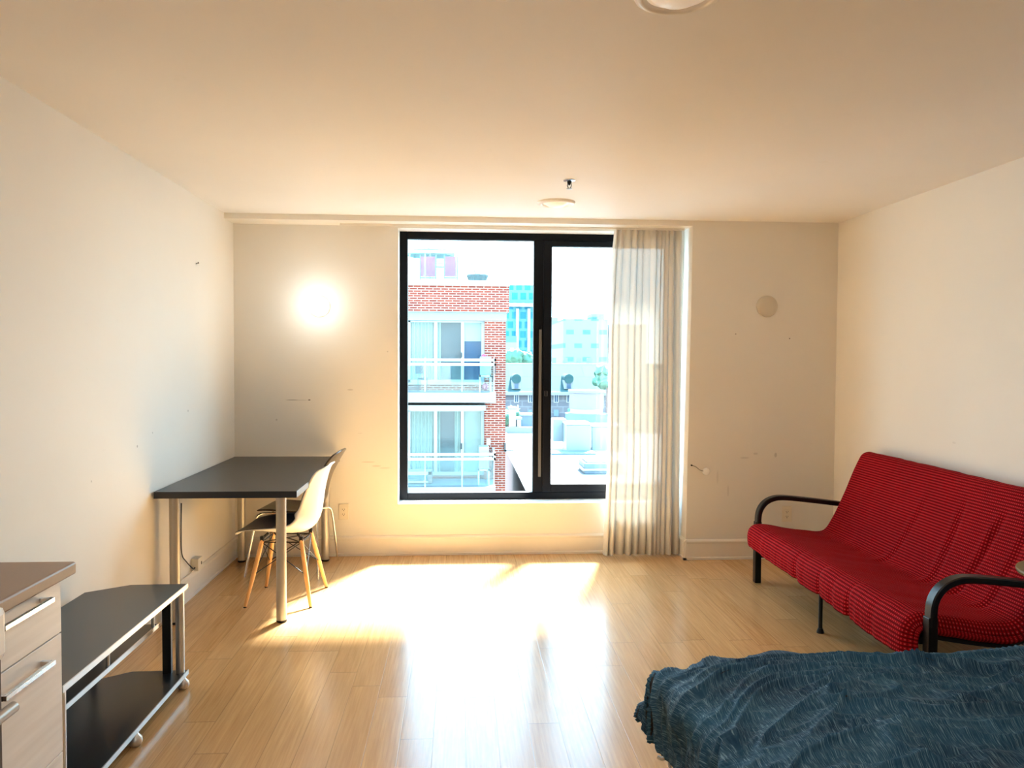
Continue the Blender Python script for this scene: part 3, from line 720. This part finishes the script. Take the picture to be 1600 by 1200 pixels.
ZT = .475
HF, HS = .245, .25      # how far the sheet hangs past the foot edge and past the far edge
def ridged(v): return 1-abs(noise.noise(v))*2.2
def wr(a, b):
    # a along x, b along y, metres on the sheet
    wa = a+.05*noise.noise(Vector((a*2.5, b*2.5, 5))); wb = b+.07*noise.noise(Vector((a*3.2, b*3.2, 11)))
    fan = max(0, min(1, (2.85-a)/.5)); ang = .65*fan
    ca, sa = math.cos(ang), math.sin(ang); p = (wa-2.7)*ca+(wb-2.1)*sa; q = -(wa-2.7)*sa+(wb-2.1)*ca
    h = .034*math.exp(-abs(noise.noise(Vector((p*1.5, q*6.0, 0))))/.085)
    h += .018*math.exp(-abs(noise.noise(Vector((p*2.6+4, q*9.5, 3))))/.10)
    h += .010*math.exp(-abs(noise.noise(Vector((p*4.6+1, q*15, 8))))/.13)
    h += .006*math.exp(-abs(noise.noise(Vector((wa*5-wb*3, wa*3+wb*7, 14))))/.12)*(1-.7*fan)
    h += .012*noise.noise(Vector((a*2.2, b*2.6, 20)))
    for sb, wb_ in ((2.345, .03), (2.08, .05), (1.815, .04)):      # quilted seams
        y0 = sb+.02*math.sin(a*4+sb); h -= (.008*math.exp(-((b-y0)/.008)**2)-.006*math.exp(-((b-y0)/.045)**2))*min(1, max(0, (a-2.5)/.3))
    return h
RC = .060
def duvet_fn(i, j):
    a = (BX0-HF)+(4.30-(BX0-HF))*i        # sheet coordinate along the bed
    b = 1.02+(BY1+HS-1.02)*j
    da = max(0, BX0-a); db = max(0, b-BY1)
    h = wr(a, b)
    if da == 0 and db == 0:
        e = min((a-BX0)/.16, (BY1-b)/.16, 1); rnd = 1-(1-max(0, e))**2; cn = max(0, 1-math.hypot(a-BX0, BY1-b)/.40)**2*.055; h *= .45+.55*min(1, (BY1-b)/.14)
        return Vector((a, b, ZT-.018*(1-rnd)-cn+h*(.8+.2*rnd)+.008))
    r = math.hypot(da, db); th = math.atan2(db, da)     # 0 = over the foot, 90 deg = over the far side
    dx, dy = -math.cos(th), math.sin(th)
    ear = (math.sin(2*th))**2 if da > 0 and db > 0 else 0
    # walk r along a quarter round then down
    r *= 1-.27*ear; RC = .060+.05*ear; q = RC*PI/2; cn = max(0, 1-(abs(BX0-a) if db > 0 and da == 0 else abs(BY1-b) if da > 0 and db == 0 else 0)/.40)**2*.055
    if r < q: out = RC*math.sin(r/RC); dn = RC*(1-math.cos(r/RC))
    else:
        out = RC+(r-q)*(.06+.22*ear); dn = RC+(r-q)*math.sqrt(1-(.06+.22*ear)**2)
    out += .022*noise.noise(Vector((a*7, b*7, 31)))*min(1, r/.1)
    x = min(a, BX0) if da == 0 else BX0; y = b if db == 0 else BY1
    x = a if da == 0 else BX0
    dn -= .0
    return Vector((x+dx*(out+h*.7), y+dy*(out+h*.7), ZT-.010-cn-dn+h*.45*max(0, 1-r/.1)))
bm = bmesh.new(); grid(bm, 420, 330, duvet_fn, lambda a, b: (a*2.3, b*1.8))
dv = obj('duvet', bm, M_duvet, smooth=180, recalc=False); tag(dv, 'rumpled dark blue streaked duvet spread over the bed', 'duvet')
sm = dv.modifiers.new('thickness', 'SOLIDIFY'); sm.thickness = .014; sm.offset = -1; dv.data.materials.append(M_duvet_under); sm.material_offset = 1; sm.material_offset_rim = 0

# small table whose edge shows at the right of the photo
st = thing('side_table', 'olive brown wooden table edge at the right margin before the sofa', 'table', (4.02, 2.84, 0))
bm = bmesh.new(); lathe(bm, (4.00, 2.84, 0), [(0, .622), (.17, .622), (.205, .630), (.21, .640), (.208, .648), (0, .648)], 'z', 48); obj('tabletop', bm, M_olive, st, 30)
for k in range(3):
    a = k*2*PI/3+.4; bm = bmesh.new(); cyl(bm, (4.00+.10*math.cos(a), 2.84+.10*math.sin(a), .622), (4.00+.13*math.cos(a), 2.84+.13*math.sin(a), 0), .013, .010, n=12); obj('leg', bm, M_olive, st, 40)
#EXTERIOR
# ------------------------------------------------------------------ outside, across the street
def A(px, py, Y):     # a point of the photograph at the distance Y
    d = f+r1*((px-800)/FPX)-u1*((py-600)/FPX); t = Y/d.y; return Vector((1.637+d.x*t, Y, 1.457+d.z*t))
def R(px0, px1, py0, py1, Y, dep, dy=0):   # box with its front at Y
    a = A(px0, py1, Y); b = A(px1, py0, Y); return (a.x, b.x, Y+dy, Y+dy+dep, a.z, b.z)
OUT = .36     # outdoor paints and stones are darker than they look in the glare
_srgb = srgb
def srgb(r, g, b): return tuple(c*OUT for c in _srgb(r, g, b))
M_brick = brick_mat('red brick', srgb(178, 84, 66), srgb(150, 66, 56), srgb(214, 190, 176), 1.0)
M_bpale = simple('pale concrete', (.15, .165, .17), .8, var=.04, nscale=2)
M_bwhite = simple('white outdoor metal', (.30, .315, .32), .5, var=.03, nscale=2)
M_pane = simple('curtained pane', srgb(150, 168, 160), .25, var=.25, nscale=3)
M_pane_d = simple('dark door pane', srgb(78, 98, 104), .2, var=.3, nscale=2)
M_pane_b = simple('blue reflecting pane', srgb(50, 96, 130), .15, var=.3, nscale=2)
M_drape = simple('pale drape behind glass', srgb(176, 196, 188), .6, var=.12, nscale=9)
M_pink = simple('pink cloth', srgb(216, 90, 120), .8, var=.15, nscale=4)
M_teal = simple('teal awning cloth', srgb(120, 176, 180), .8, var=.05)
M_wicker = simple('grey wicker', srgb(60, 84, 88), .8, var=.2, nscale=20)
M_dkmetal = simple('dark outdoor metal', srgb(40, 52, 60), .5)
M_slate = brick_mat('pale slate roof', srgb(78, 118, 118), srgb(72, 113, 116), srgb(62, 102, 106), 3, 'xz', 1.2, .9)
M_stone = brick_mat('grey stone wall', srgb(150, 150, 156), srgb(136, 140, 150), srgb(168, 172, 176), 4, 'xz', .9, .45)
M_roofw = simple('white roof membrane', (.26, .27, .27), .7, var=.05, nscale=.6)
M_pinkwall = simple('rosy parapet wall', srgb(176, 140, 130), .9, var=.08, nscale=1)
M_unit = simple('pale metal casing', srgb(186, 208, 212), .5, var=.03, nscale=1)
M_unitd = simple('bluish metal and roof shade', srgb(132, 162, 180), .6, var=.08, nscale=1)  # also colours the shade below the ventilation boxes
M_turret = simple('rosy turret wall', srgb(176, 172, 182), .7, var=.05, nscale=1)
M_leaf = simple('tree foliage', srgb(110, 170, 140), .9, var=.4, nscale=1.5)
M_ground = simple('street paving', (.2, .21, .215), .9, var=.1, nscale=.1)
def tower_mat(name, wall, w1, w2, bw, bh, mo):
    return brick_mat(name, w1, w2, wall, mo/.010, 'xz', bw, bh)
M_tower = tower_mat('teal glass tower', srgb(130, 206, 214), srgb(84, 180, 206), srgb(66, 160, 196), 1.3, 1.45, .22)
M_slab = tower_mat('haze paled tower facade', srgb(182, 214, 220), srgb(124, 168, 186), srgb(136, 178, 194), 3.2, 2.6, .9)  # distance haze is mixed into this pale cyan
struct('ground', B((-60, 120, 7, 260, -12.3, -12)), M_ground, label='pale street level outside')

bb = thing('brick_building', 'red brick apartment building with glass balconies seen through the left pane', 'building', (0, 24, -12))
Y = 22.0
xr = A(790, 600, Y).x; xw = A(757, 600, Y).x; xl = -4.5
zt, zb = A(640, 446, Y).z, A(640, 487, Y).z
obj('brick_wall', B((xw, xr, Y, Y+12, -12, zb), (xl, xr, Y+1.2, Y+12, -12, zb)), M_brick, bb)
obj('brick_parapet', B((xl, A(795, 446, Y).x, Y-.15, Y+12, zb, zt)), M_brick, bb)
obj('coping', B((xl, A(796, 440, Y).x, Y-.2, Y+.15, zt, zt+.14)), M_bwhite, bb)
obj('lintel', B((xl, xr+.02, Y-.05, Y+.4, A(0, 495, Y).z, zb)), M_bpale, bb)
def unit(pt, pb, seed, dark2):
    # a row of three door panels: curtained, sliding, fixed
    z1, z0 = A(640, pt, Y).z, A(640, pb, Y).z
    fr = obj('window_frame', B((xl, xw, Y+.25, Y+.32, z1-.10, z1+.12), (xl, xw, Y+.25, Y+.32, z0-.06, z0+.08), (A(637, 0, Y).x-.9, A(641, 0, Y).x, Y+.25, Y+.32, z0, z1),
                              (A(679, 0, Y).x, A(684, 0, Y).x, Y+.24, Y+.32, z0, z1), (A(722, 0, Y).x, A(727, 0, Y).x, Y+.24, Y+.32, z0, z1), (A(754.5, 0, Y).x, xw, Y+.24, Y+.32, z0, z1)), M_bwhite, bb)
    obj('pane', B((A(641, 0, Y).x, A(679, 0, Y).x, Y+.30, Y+.34, z0, z1)), M_pane, fr)
    obj('pane', B((A(684, 0, Y).x, A(722, 0, Y).x, Y+.30, Y+.34, z0, z1)), M_pane_d, fr)
    obj('pane', B((A(727, 0, Y).x, A(755, 0, Y).x, Y+.30, Y+.34, z0, z1)), dark2, fr)
    for c0, c1 in (((643, 676), (684, 689), (712, 721)) if seed == 1 else ((643, 676), (684, 690))):
        bm = bmesh.new(); xa, xb = A(c0, 0, Y).x, A(c1, 0, Y).x
        grid(bm, 40, 1, lambda i, j: (xa+(xb-xa)*i, Y+.27+.02*math.sin(i*(c1-c0)*1.1), z0+.05+(z1-z0-.1)*j)); obj('drape', bm, M_drape, fr, recalc=False)
    if seed == 0: obj('blind', B((A(727, 0, Y).x, A(754, 0, Y).x, Y+.27, Y+.29, A(0, 528, Y).z, z1-.1)), M_drape, fr)
    obj('door_handle', B(R(720, 722, (pt+pb)/2+3, (pt+pb)/2+12, Y, .05, .18)), M_dkmetal, fr)
unit(497, 598, 0, M_pane_b); unit(638, 744, 1, M_drape)
def balcony(prail, pslab0, pslab1):
    Yb = 20.7; x1 = A(775, 600, Yb).x
    sl = obj('balcony_slab', B((xl, x1, Yb, Y+1.2, A(0, pslab1, Yb).z, A(0, pslab0, Yb).z)), M_bpale, bb)
    zr = A(0, prail, Yb).z; zs = A(0, pslab0, Yb).z
    for q, zz in enumerate((zr, zr-.12)):
        obj('railing', B((xl, x1, Yb, Yb+.05, zz-.035, zz+.03), (x1-.05, x1, Yb, Y, zz-.035, zz+.03)), M_bwhite, sl)
    obj('railing_glass', B((xl, x1-.06, Yb+.02, Yb+.03, zs+.04, zr-.12), (x1-.04, x1-.03, Yb+.1, Y, zs+.04, zr-.12)), M_balc_glass, sl)
    for px in (664, 722, 772): obj('railing_post', B(R(px-1, px+1, prail, pslab0, Yb, .04, .04)), M_bwhite, sl)
    return sl
balcony(558.5, 612, 628); balcony(712, 765, 780)
obj('balcony_ceiling', B((xl, xw, Y-1.3, Y+1.2, A(0, 636, Y).z, A(0, 628, Y).z)), M_bpale, bb)
obj('brick_wall', B((xl, xw, Y+.2, Y+.34, A(0, 612, Y).z, A(0, 598, Y).z-.05), (xl, xw, Y+.2, Y+.34, A(0, 765, Y).z, A(0, 745, Y).z-.05)), M_brick, bb)
for n, (p0, p1, q0, q1, q2, lab) in enumerate(((750, 767, 557, 586, 612, 'white air conditioner on a stand on the upper brick balcony'), (748, 764, 698, 733, 764, 'white air conditioner on a stand on the lower brick balcony'))):
    a = R(p0, p1, q0, q1, 21, .4); ac = thing('air_conditioner', lab, 'air conditioner', ((a[0]+a[1])/2, 21.2, A(0, q2, 21).z))
    obj('casing', B(a, bev=.02), M_unit, ac)
    z0 = A(0, q2, 21).z
    obj('stand', B((a[0]-.02, a[1]+.02, 21, 21.4, a[4]-.05, a[4]), (a[0]-.02, a[0]+.02, 21, 21.04, z0, a[4]), (a[1]-.02, a[1]+.02, 21, 21.04, z0, a[4]), (a[0]-.02, a[0]+.02, 21.36, 21.4, z0, a[4]), (a[1]-.02, a[1]+.02, 21.36, 21.4, z0, a[4])), M_bwhite, ac)
    bm = bmesh.new(); tube(bm, smooth_path([(a[1]+.02, 21.2, a[5]-.1), (a[1]+.12, 21.2, a[5]-.3), (a[1]+.10, 21.2, a[4]), (a[1], 21.3, a[4]-.1)], 4), .015, 6); obj('hose', bm, M_dkmetal, ac)
def blob(bm, c, r, n=3, seed=0, sq=1):
    t = bmesh.new(); bmesh.ops.create_icosphere(t, subdivisions=n, radius=r)
    for v in t.verts: k = 1+.35*noise.noise(v.co*(2.2/r)+Vector((seed, 0, 0))); v.co = Vector((v.co.x*k, v.co.y*k, v.co.z*k*sq))+Vector(c)
    merge(bm, t)
bm = bmesh.new(); c = A(756, 552, 21.2); blob(bm, (c.x, 21.2, A(0, 553, 21.2).z), .07, 2, 1); tag(obj('potted_flowers', bm, M_pink), 'pink flowers on top of the upper balcony air conditioner', 'flowers')
bm = bmesh.new(); c = A(758, 604, 21.2); blob(bm, (c.x, 21.2, c.z), .09, 2, 4); tag(obj('flower_bunch', bm, M_pink), 'pink flowers under the air conditioner stand of the upper balcony', 'flowers')
tag(obj('meter_box', B(R(760, 766, 685, 695, 22, .1, -.1)), M_bwhite), 'small white box on the brick pillar above the lower air conditioner', 'box')
ch = thing('balcony_chair', 'dark patio chair behind the upper balcony glass', 'chair', (A(655, 605, 21.5).x, 21.5, A(0, 611, 21.5).z))
obj('backrest', B(R(649, 661, 571, 584, 21.5, .06)), M_dkmetal, ch); obj('seat', B(R(652, 668, 591, 594, 21.3, .45)), M_dkmetal, ch)
for px in (653, 667): obj('leg', B(R(px-.5, px+.5, 594, 611, 21.4, .03)), M_dkmetal, ch)
bn = thing('balcony_bench', 'white bench with a grey panel on the lower brick balcony', 'bench', (A(655, 755, 21.4).x, 21.4, A(0, 764, 21.4).z))
obj('seat', B(R(636, 674, 737, 742, 21.2, .5)), M_bwhite, bn); obj('end_panel', B(R(669, 675, 737, 755, 21.2, .5)), M_pinkwall, bn); obj('front_panel', B(R(636, 669, 743, 750, 21.25, .05)), M_pane_d, bn); obj('lower_shelf', B(R(636, 670, 751, 755, 21.2, .5)), M_bwhite, bn)
tag(obj('wall_bracket', B(R(788, 791, 692, 706, 21.9, .12), R(788, 803, 703, 705, 21.9, .05)), M_dkmetal), 'dark bracket on the brick corner beside the white roof', 'bracket')

# roof terrace
rt = thing('terrace_railing', 'white railing around the roof terrace of the brick building', 'railing', (1.5, 22.6, zt))
obj('top_rail', B(R(600, 775, 392, 394, 22.6, .05)), M_bwhite, rt); obj('glass_panel', B(R(600, 774, 395, 440, 22.62, .01)), M_balc_glass, rt)
for px in (640, 664, 713, 772): obj('post', B(R(px-1, px+1, 392, 441, 22.65, .04)), M_bwhite, rt)
for p0, p1, lab in ((657, 680, 'pink towel panel at the left of the roof terrace'), (695, 714, 'pink towel panel at the right of the terrace screen')):
    t = thing('towel_rack', lab, 'towel rack', (A((p0+p1)/2, 440, 23.2).x, 23.2, zt))
    obj('cloth', B(R(p0, p1, 401, 432, 23.2, .04)), M_pink, t)
    q1_, q2_ = R(p1, p1+2, 398, 441, 23.2, .06), R(p0-1.5, p0, 398, 441, 23.2, .06)
    obj('rack_frame', B((*q1_[:4], zt, q1_[5]), (*q2_[:4], zt, q2_[5]), R(p0, p1, 433, 435, 23.2, .05)), M_unitd, t)
tag(obj('louvre_panel', B(*[R(680.5, 693.5, 403+k*2.6, 404+k*2.6, 23.4, .03) for k in range(5)], R(680.5, 693.5, 416, 418, 23.4, .03), R(680.4, 681, 400, 447.5, 23.4, .03), R(693, 693.4, 400, 447.5, 23.4, .03)), M_unitd), 'pale louvre screen between the two pink towels', 'screen')
bk = thing('basket_planter', 'grey basket planter on the roof terrace of the brick building', 'planter', (A(746, 440, 23).x, 23, zt))
cx = A(746, 440, 23).x; zz0, zz1 = A(0, 439, 23).z, A(0, 422, 23).z
bm = bmesh.new()
for k in range(12):
    a = k*PI/6; cyl(bm, (cx+.17*math.cos(a), 23+.17*math.sin(a), zz0), (cx+.30*math.cos(a), 23+.30*math.sin(a), zz1), .020, n=5)
lathe(bm, (cx, 23, zz1), [(.28, -.02), (.31, -.02), (.31, .02), (.28, .02), (.28, -.02)], 'z', 24); lathe(bm, (cx, 23, zz0), [(0, 0), (.17, 0), (.29, zz1-zz0), (.27, zz1-zz0), (.15, .02), (0, .02)], 'z', 24)
obj('basket', bm, M_wicker, bk)
bm = bmesh.new()
for k in range(14):
    a = k*2.4; tube(bm, [(cx, 23, zz0+.1), (cx+.1*math.cos(a), 23+.1*math.sin(a), zz1+.15), (cx+(.1+.015*k)*math.cos(a), 23+.2*math.sin(a), zz1+.3+.02*k)], .006, 4)
obj('plant_stems', bm, M_unitd, bk)
um = thing('parasol', 'pale teal parasol over the roof terrace', 'parasol', (A(690, 440, 24.5).x, 24.5, zt))
pc = A(672, 374, 24.5); bm = bmesh.new(); lathe(bm, (pc.x, 24.5, A(0, 384, 24.5).z), [(0, .30), (.75, 0), (.75, -.14), (.73, -.14), (.73, 0), (0, .27)], 'z', 8); obj('canopy', bm, M_teal, um)
bm = bmesh.new(); cyl(bm, (pc.x, 24.5, zt), (pc.x, 24.5, A(0, 376, 24.5).z), .025, n=8); obj('pole', bm, M_bwhite, um)

# neighbouring white roof and what stands on it
ZR = -3.0
wb = thing('white_roof_building', 'low building with a flat white roof and rosy side wall', 'building', (10, 34, -12))
obj('side_wall', B((3.85, 4.15, 20, 47, -12, ZR+.02)), M_pinkwall, wb)
obj('roof', B((4.15, 24, 20, 47, -12, ZR)), M_roofw, wb)
obj('parapet_cap', B((3.80, 4.35, 20, 47, ZR, ZR+.06)), M_bwhite, wb)
obj('rear_parapet', B((4.2, 24, 46.6, 47, ZR, ZR+.35)), M_bpale, wb)
def roofbox(name, label, cat, r, parts):
    t = thing(name, label, cat, ((r[0]+r[1])/2, (r[2]+r[3])/2, r[4])); 
    for nm, b, m in parts: obj(nm, B(b, bev=.03), m, t)
    return t
a = R(885, 923, 664, 708, 37, 1.6); roofbox('air_handler', 'large pale ventilation box on the white roof, nearer the window centre', 'ventilation unit', a, [('casing', a, M_unit), ('lid', (a[0]-.05, a[1]+.05, a[2]-.05, a[3]+.05, a[5], a[5]+.08), M_bwhite), ('duct', R(864, 885, 655, 690, 38.2, .9), M_unit), ('support', (a[0]+.1, a[1]-.1, a[2]+.2, a[3]-.2, ZR, a[4]), M_unitd)])
a = R(925, 975, 667, 709, 38, 1.5); roofbox('air_handler', 'large pale ventilation box on the white roof beside the curtain', 'ventilation unit', a, [('casing', a, M_unit), ('lid', (a[0]-.05, a[1]+.05, a[2]-.05, a[3]+.05, a[5], a[5]+.08), M_bwhite), ('support', (a[0]+.1, a[1]-.1, a[2]+.2, a[3]-.2, ZR, a[4]), M_unitd)])
tag(obj('roof_shade', B(R(862, 932, 708, 722, 36, 1.2)), M_unitd), 'bluish block for the shade under the ventilation boxes on the white roof', 'roof shade')  # solid block coloured as the shade the boxes cast on the roof
a = R(913, 975, 724, 741, 30, 1.5); roofbox('skylight', 'low framed skylight on the white roof beside the curtain', 'skylight', a, [('frame', a, M_unitd), ('glazing', (a[0]-.08, a[1]+.08, a[2]-.08, a[3]+.08, a[5]-.28, a[5]-.2), M_bwhite), ('lid', (a[0]+.1, a[1]-.1, a[2]+.1, a[3]-.1, a[5], a[5]+.1), M_bwhite)])
for p0, p1, q0, q1, yy, m, lab in ((797, 806, 640, 672, 47, M_bwhite, 'white chimney block left on the far edge of the white roof'), (808, 814, 656, 674, 47, M_bwhite, 'small white chimney block right of the taller one'), (815, 834, 650, 674, 48, M_unitd, 'bluish roof hut at the far edge of the white roof')):
    a = R(p0, p1, q0, q1, yy, 1.2); a = (a[0], a[1], a[2], a[3], ZR-.5, a[5]); t = thing('roof_hut', lab, 'roof hut', (a[0], yy, ZR)); obj('walls', B(a), m, t); obj('cap', B((a[0]-.06, a[1]+.06, a[2]-.06, a[3]+.06, a[5], a[5]+.12)), M_bpale, t)

# mansard house
Ym = 60
mh = thing('mansard_house', 'long grey stone house with a pale slate roof and dormers', 'building', (12, 66, -12))
zc = A(0, 612, Ym).z; zrf = A(0, 564, 64).z
obj('stone_wall', B((0, 40, Ym, Ym+14, -12, zc)), M_stone, mh)
bm = bmesh.new(); hexa(bm, [(0, Ym-.3, zc), (40, Ym-.3, zc), (40, Ym+14, zc), (0, Ym+14, zc), (0, 64, zrf), (40, 64, zrf), (40, 70, zrf), (0, 70, zrf)]); obj('roof', bm, M_slate, mh)
obj('cornice', B((0, 40, Ym-.45, Ym, zc-.15, zc+.1)), M_bpale, mh)
for px in (807, 889): 
    d = obj('dormer', B(R(px-7, px+7, 592, 608, Ym, 2.4, .1)), M_bpale, mh); p = A(px, 592, Ym)
    bm = bmesh.new(); t = bmesh.new(); cyl(t, (p.x, Ym, p.z), (p.x, Ym+2.8, p.z), .36, n=24); merge(bm, t); obj('dormer_hood', bm, M_slate, d)
    obj('dormer_window', B(R(px-3, px+3, 595, 607, Ym, .05, .03)), M_pane_b, d)
for px in (807, 829, 869, 889, 911):
    w_ = obj('window', B(R(px-4, px+4, 616, 629, Ym, .1, -.05)), M_bwhite, mh); obj('pane', B(R(px-2.6, px-.5, 617.5, 628, Ym, .05, -.08), R(px+.5, px+2.6, 617.5, 628, Ym, .05, -.08)), M_pane_b, w_)
for px in (829, 869): obj('window', B(R(px-4, px+4, 640, 650, Ym, .1, -.05)), M_unitd, mh)
for k, px in enumerate((866, 884, 905, 922)): obj('chimney', B(R(px-3, px+3, 559, 567, 66, .8)), M_bpale, mh)

# towers
def tower(name, label, px0, px1, pt, Y, m, dep=14, extra=()):
    a = R(px0, px1, pt, 700, Y, dep); a = (a[0], a[1], a[2], a[3], -12, a[5]); t = thing(name, label, 'tower', ((a[0]+a[1])/2, Y, -12))
    obj('facade', B(a), m, t)
    for nm, b, mm in extra: obj(nm, B(b), mm, t)
    return t
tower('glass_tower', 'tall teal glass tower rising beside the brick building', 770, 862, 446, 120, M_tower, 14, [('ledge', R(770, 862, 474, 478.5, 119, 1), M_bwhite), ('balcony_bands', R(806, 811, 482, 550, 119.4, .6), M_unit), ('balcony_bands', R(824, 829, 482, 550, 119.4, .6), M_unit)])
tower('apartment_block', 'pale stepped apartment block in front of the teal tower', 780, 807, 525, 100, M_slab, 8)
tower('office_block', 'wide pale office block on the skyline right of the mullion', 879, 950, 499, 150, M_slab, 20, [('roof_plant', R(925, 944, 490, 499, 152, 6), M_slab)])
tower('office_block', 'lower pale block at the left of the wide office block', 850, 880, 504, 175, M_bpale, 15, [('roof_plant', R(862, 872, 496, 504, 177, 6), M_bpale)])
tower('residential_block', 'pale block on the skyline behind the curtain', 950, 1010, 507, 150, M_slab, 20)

# turret
c = A(924, 612, 52); tu = thing('round_turret', 'round rosy roof turret with a stepped base beyond the ventilation boxes', 'turret', (c.x, 54, -12))
rr = (A(948, 612, 52).x-A(900, 612, 52).x)/2+.15
for nm, q0, q1, k, m in (('base', 645, 740, 1.25, M_unitd), ('lower_drum', 636, 646, .95, M_bwhite), ('drum', 610, 637, 1.0, M_turret), ('cap', 607, 611, 1.08, M_bpale)):
    z0, z1 = A(0, q1, 54).z, A(0, q0, 54).z; bm = bmesh.new(); lathe(bm, (c.x, 54, 0), [(0, z0), (rr*k, z0), (rr*k, z1), (0, z1)], 'z', 28); obj(nm, bm, m, tu, 40)

# trees
def tree(px, py, Y, r, label, seed):
    p = A(px, py, Y); t = thing('tree', label, 'tree', (p.x, Y, -12))
    bm = bmesh.new(); cyl(bm, (p.x, Y, -12), (p.x, Y, p.z), .25, .12, n=10); obj('trunk', bm, M_pinkwall, t)
    bm = bmesh.new(); rng = random.Random(seed)
    for k in range(9): blob(bm, (p.x+rng.uniform(-r, r)*.7, Y+rng.uniform(-r, r)*.5, p.z+rng.uniform(-r, r)*.5), r*.55, 3, seed+k, .9)
    t2 = bmesh.new(); N = 0
    for v in bm.verts: v.co += Vector((noise.noise(v.co*2.3), noise.noise(v.co*2.1+Vector((9, 0, 0))), noise.noise(v.co*2.5+Vector((0, 7, 0)))))*.35
    t2.free(); obj('crown', bm, M_leaf, t, 180)
tree(810, 566, 92, 1.8, 'green tree in front of the teal tower', 3)
tree(950, 590, 56, .9, 'pale green tree beside the curtain behind the slate roof', 8)
tree(796, 652, 50, .75, 'small green tree at the corner of the brick building', 12)
tree(905, 648, 57, .6, 'small green tree left of the round turret', 15)

# things that repeat share a group
from collections import defaultdict
_by = defaultdict(list)
for o in COL.objects:
    if o.parent is None and 'label' in o.keys() and 'category' in o.keys(): _by[o.name.split('.')[0]].append(o)
_G = dict(shell_chair='shell chairs at the desk', wall_outlet='power outlets on the window wall', ceiling_light='recessed ceiling lights', cable='cables along the left wall',
          air_conditioner='air conditioners on the brick balconies', towel_rack='pink towels on the roof terrace', air_handler='ventilation boxes on the white roof',
          roof_hut='small blocks at the far edge of the white roof', office_block='pale blocks on the skyline', tree='trees between the far buildings')
for k, v in _by.items():
    if len(v) > 1 and k in _G:
        for o in v: o['group'] = _G[k]
